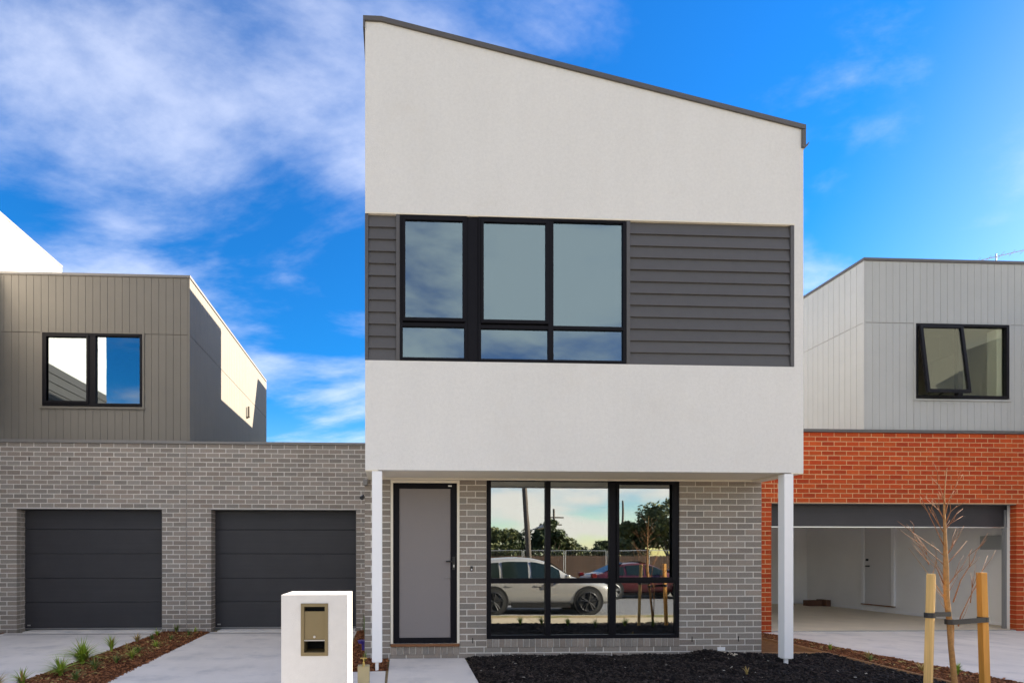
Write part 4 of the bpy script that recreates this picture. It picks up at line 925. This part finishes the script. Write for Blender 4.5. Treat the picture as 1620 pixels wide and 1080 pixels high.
# paling fence and trees
fz = thing('paling_fence', 'brown timber paling fence across the street, mirrored in the large window', 'fence', (5, -18, -.09))
mb = MB(); x = -30
while x < 45:
    mb.box(x, x + .095, -18, -17.985, -.09, 1.45 + random.uniform(-.02, .02)); x += .1
mb.build('palings', 'paling', fz)['kind'] = 'stuff'
part('rail', 'paling', fz, (-30, 45, -18.05, -18.001, .2, .28), (-30, 45, -18.05, -18.001, 1.1, 1.18))
mf = thing('mesh_fence', 'temporary galvanised wire mesh fence in front of the paling fence, mirrored in the window', 'fence', (5, -15, -.09))
mb = MB()
for k in range(-6, 14):
    a, b = k * 2.4, k * 2.4 + 2.3
    for p, q in (((a, .05), (b, .05)), ((a, 1.75), (b, 1.75)), ((a, -.05), (a, 1.75)), ((b, -.05), (b, 1.75))): mb.tube([(p[0], -15, p[1]), (q[0], -15, q[1])], .019, 6)
mb.build('panel_frames', 'galvanised', mf); mb = MB()
for k in range(-6, 14):
    a = k * 2.4
    for i in range(1, 15): mb.tube([(a + i * .155, -15, .05), (a + i * .155, -15, 1.75)], .0025, 3)
    for i in range(1, 12): mb.tube([(a, -15, .05 + i * .145), (a + 2.3, -15, .05 + i * .145)], .0025, 3)
mb.build('mesh_wires', 'galvanised', mf)['kind'] = 'stuff'
def tree(name, label, x, y, h, rx, mat, n, trunk_h, seed, leaf=.16):
    r = np.random.default_rng(seed); t = thing(name, label, 'tree', (x, y, -.09), 'trees mirrored beyond the fence')
    mb = MB(); mb.tube([(x, y, -.2), (x + .05, y, trunk_h * .6), (x - .04, y + .05, trunk_h + h * .3)], [.16, .12, .05], 9)
    for k in range(5):
        a = k * 1.3; mb.tube([(x, y, trunk_h * .7), (x + math.cos(a) * rx * .35, y + math.sin(a) * rx * .35, trunk_h + h * .18), (x + math.cos(a) * rx * .6, y + math.sin(a) * rx * .6, trunk_h + h * .38)], [.07, .045, .015], 6)
    mb.build('trunk', 'trunk_bark', t)
    nc = 26; ch = h - trunk_h; C = []
    for _ in range(nc):
        d = r.normal(size=3); d /= np.linalg.norm(d); rr = r.uniform(.35, 1) ** .6
        C.append((x + d[0] * rx * .75 * rr, y + d[1] * rx * .75 * rr, trunk_h + ch * .5 + d[2] * ch * .40 * rr, r.uniform(.22, .42) * rx))
    C = np.array(C); idx = r.integers(0, nc, n); d = r.normal(size=(n, 3)); d /= np.linalg.norm(d, axis=1)[:, None]
    P = C[idx, :3] + d * (C[idx, 3] * r.uniform(.5, 1.05, n))[:, None] * np.array([1, 1, .8])
    u = r.normal(size=(n, 3)); u /= np.linalg.norm(u, axis=1)[:, None]; v = np.cross(u, r.normal(size=(n, 3))); v /= np.linalg.norm(v, axis=1)[:, None]
    s = r.uniform(.5, 1.2, n)[:, None] * leaf; V = np.stack([P - u * s, P + v * s * .5, P + u * s, P - v * s * .5], 1).reshape(-1, 3)
    fast_mesh('crown', V, np.arange(4 * n).reshape(-1, 4), mat, t); return t
TR = [(7.7, -24, 3.7, 1.7, 'leaf_olive', 'olive round tree beyond the fence, mirrored at the left edge of the window', .6), (9.6, -25, 3.6, 2.3, 'leaf_dark', 'wide dark bush tree beyond the fence, mirrored behind the leaning pole', .3),
      (11.4, -24.5, 4.3, 1.5, 'leaf_dark', 'dark feathery tree beyond the fence, mirrored just right of the pole', .8), (12.9, -26, 3.0, 1.4, 'leaf_olive', 'low olive tree beyond the fence, mirrored left of the window centre', .5),
      (18.5, -40, 2.9, 2.0, 'leaf_dark', 'distant low tree mirrored near the horizon at the window centre', .3), (21.5, -40, 3.4, 1.4, 'leaf_dark', 'distant dark tree mirrored right of the window centre', .5),
      (15.9, -20.5, 3.9, 1.6, 'leaf_olive', 'loose olive gum tree mirrored in the right part of the window', .8), (18.0, -19.5, 5.9, 2.2, 'leaf_olive', 'tallest loose gum tree, mirrored at the right edge of the window', 1.5),
      (-3, -25, 4.5, 2.6, 'leaf_dark', 'dark tree beyond the fence opposite the garages', .6), (-9, -26, 5, 3, 'leaf_olive', 'olive tree beyond the fence opposite the left house', .8)]
for i, (x, y, h, rx, m_, l, th) in enumerate(TR): tree('tree', l, x, y, h, rx, m_, 5200, th, 50 + i, .15)
pl = thing('power_pole', 'tall wooden power pole mirrored in the left pane of the window', 'pole', (6.4, -10, -.09))
MB().tube([(6.35, -10, -.3), (5.75, -10, 9.5)], [.14, .10], 12).build('post', 'pole_wood', pl)
part('crossarm', 'pole_wood', pl, (4.7, 7.0, -10.06, -9.94, 8.8, 8.92))
mb = MB(); mb.tube([(6.2, -10, 2.6), (6.7, -9.9, 2.75)], .03); mb.tube([(6.65, -9.9, 2.72), (6.9, -9.88, 2.80)], [.07, .10], 10); mb.build('lamp_arm', 'galvanised', pl)
pl = thing('power_pole', 'distant power pole with crossarm mirrored near the window centre', 'pole', (15, -38, -.09))
MB().tube([(15.8, -38, -.3), (15.8, -38, 6.2)], [.14, .10], 10).build('post', 'pole_wood', pl)
part('crossarm', 'pole_wood', pl, (14.8, 16.8, -38.06, -37.94, 5.2, 5.34), (15.0, 16.6, -38.06, -37.94, 4.5, 4.62))
pl = thing('power_pole', 'distant bare pole mirrored in the right pane of the window', 'pole', (24, -38, -.09))
MB().tube([(22.8, -38, -.3), (22.8, -38, 7)], [.13, .09], 10).build('post', 'pole_wood', pl)
wr = thing('power_line', 'thin black overhead wires running along the far side of the road, mirrored in the window', 'power line', (5, -10, 8))
for k, (z, y) in enumerate([(9.0, -10.0), (8.9, -9.4), (8.3, -10.2), (7.9, -10), (7.4, -10), (6.2, -10.1), (5.0, -10.1)]):
    MB().tube([(-60 + i * 6, y, z - .35 * math.sin(i * .9) ** 2 * (1 if k < 5 else .3)) for i in range(22)], .014, 4).build('wire', 'wire', wr)
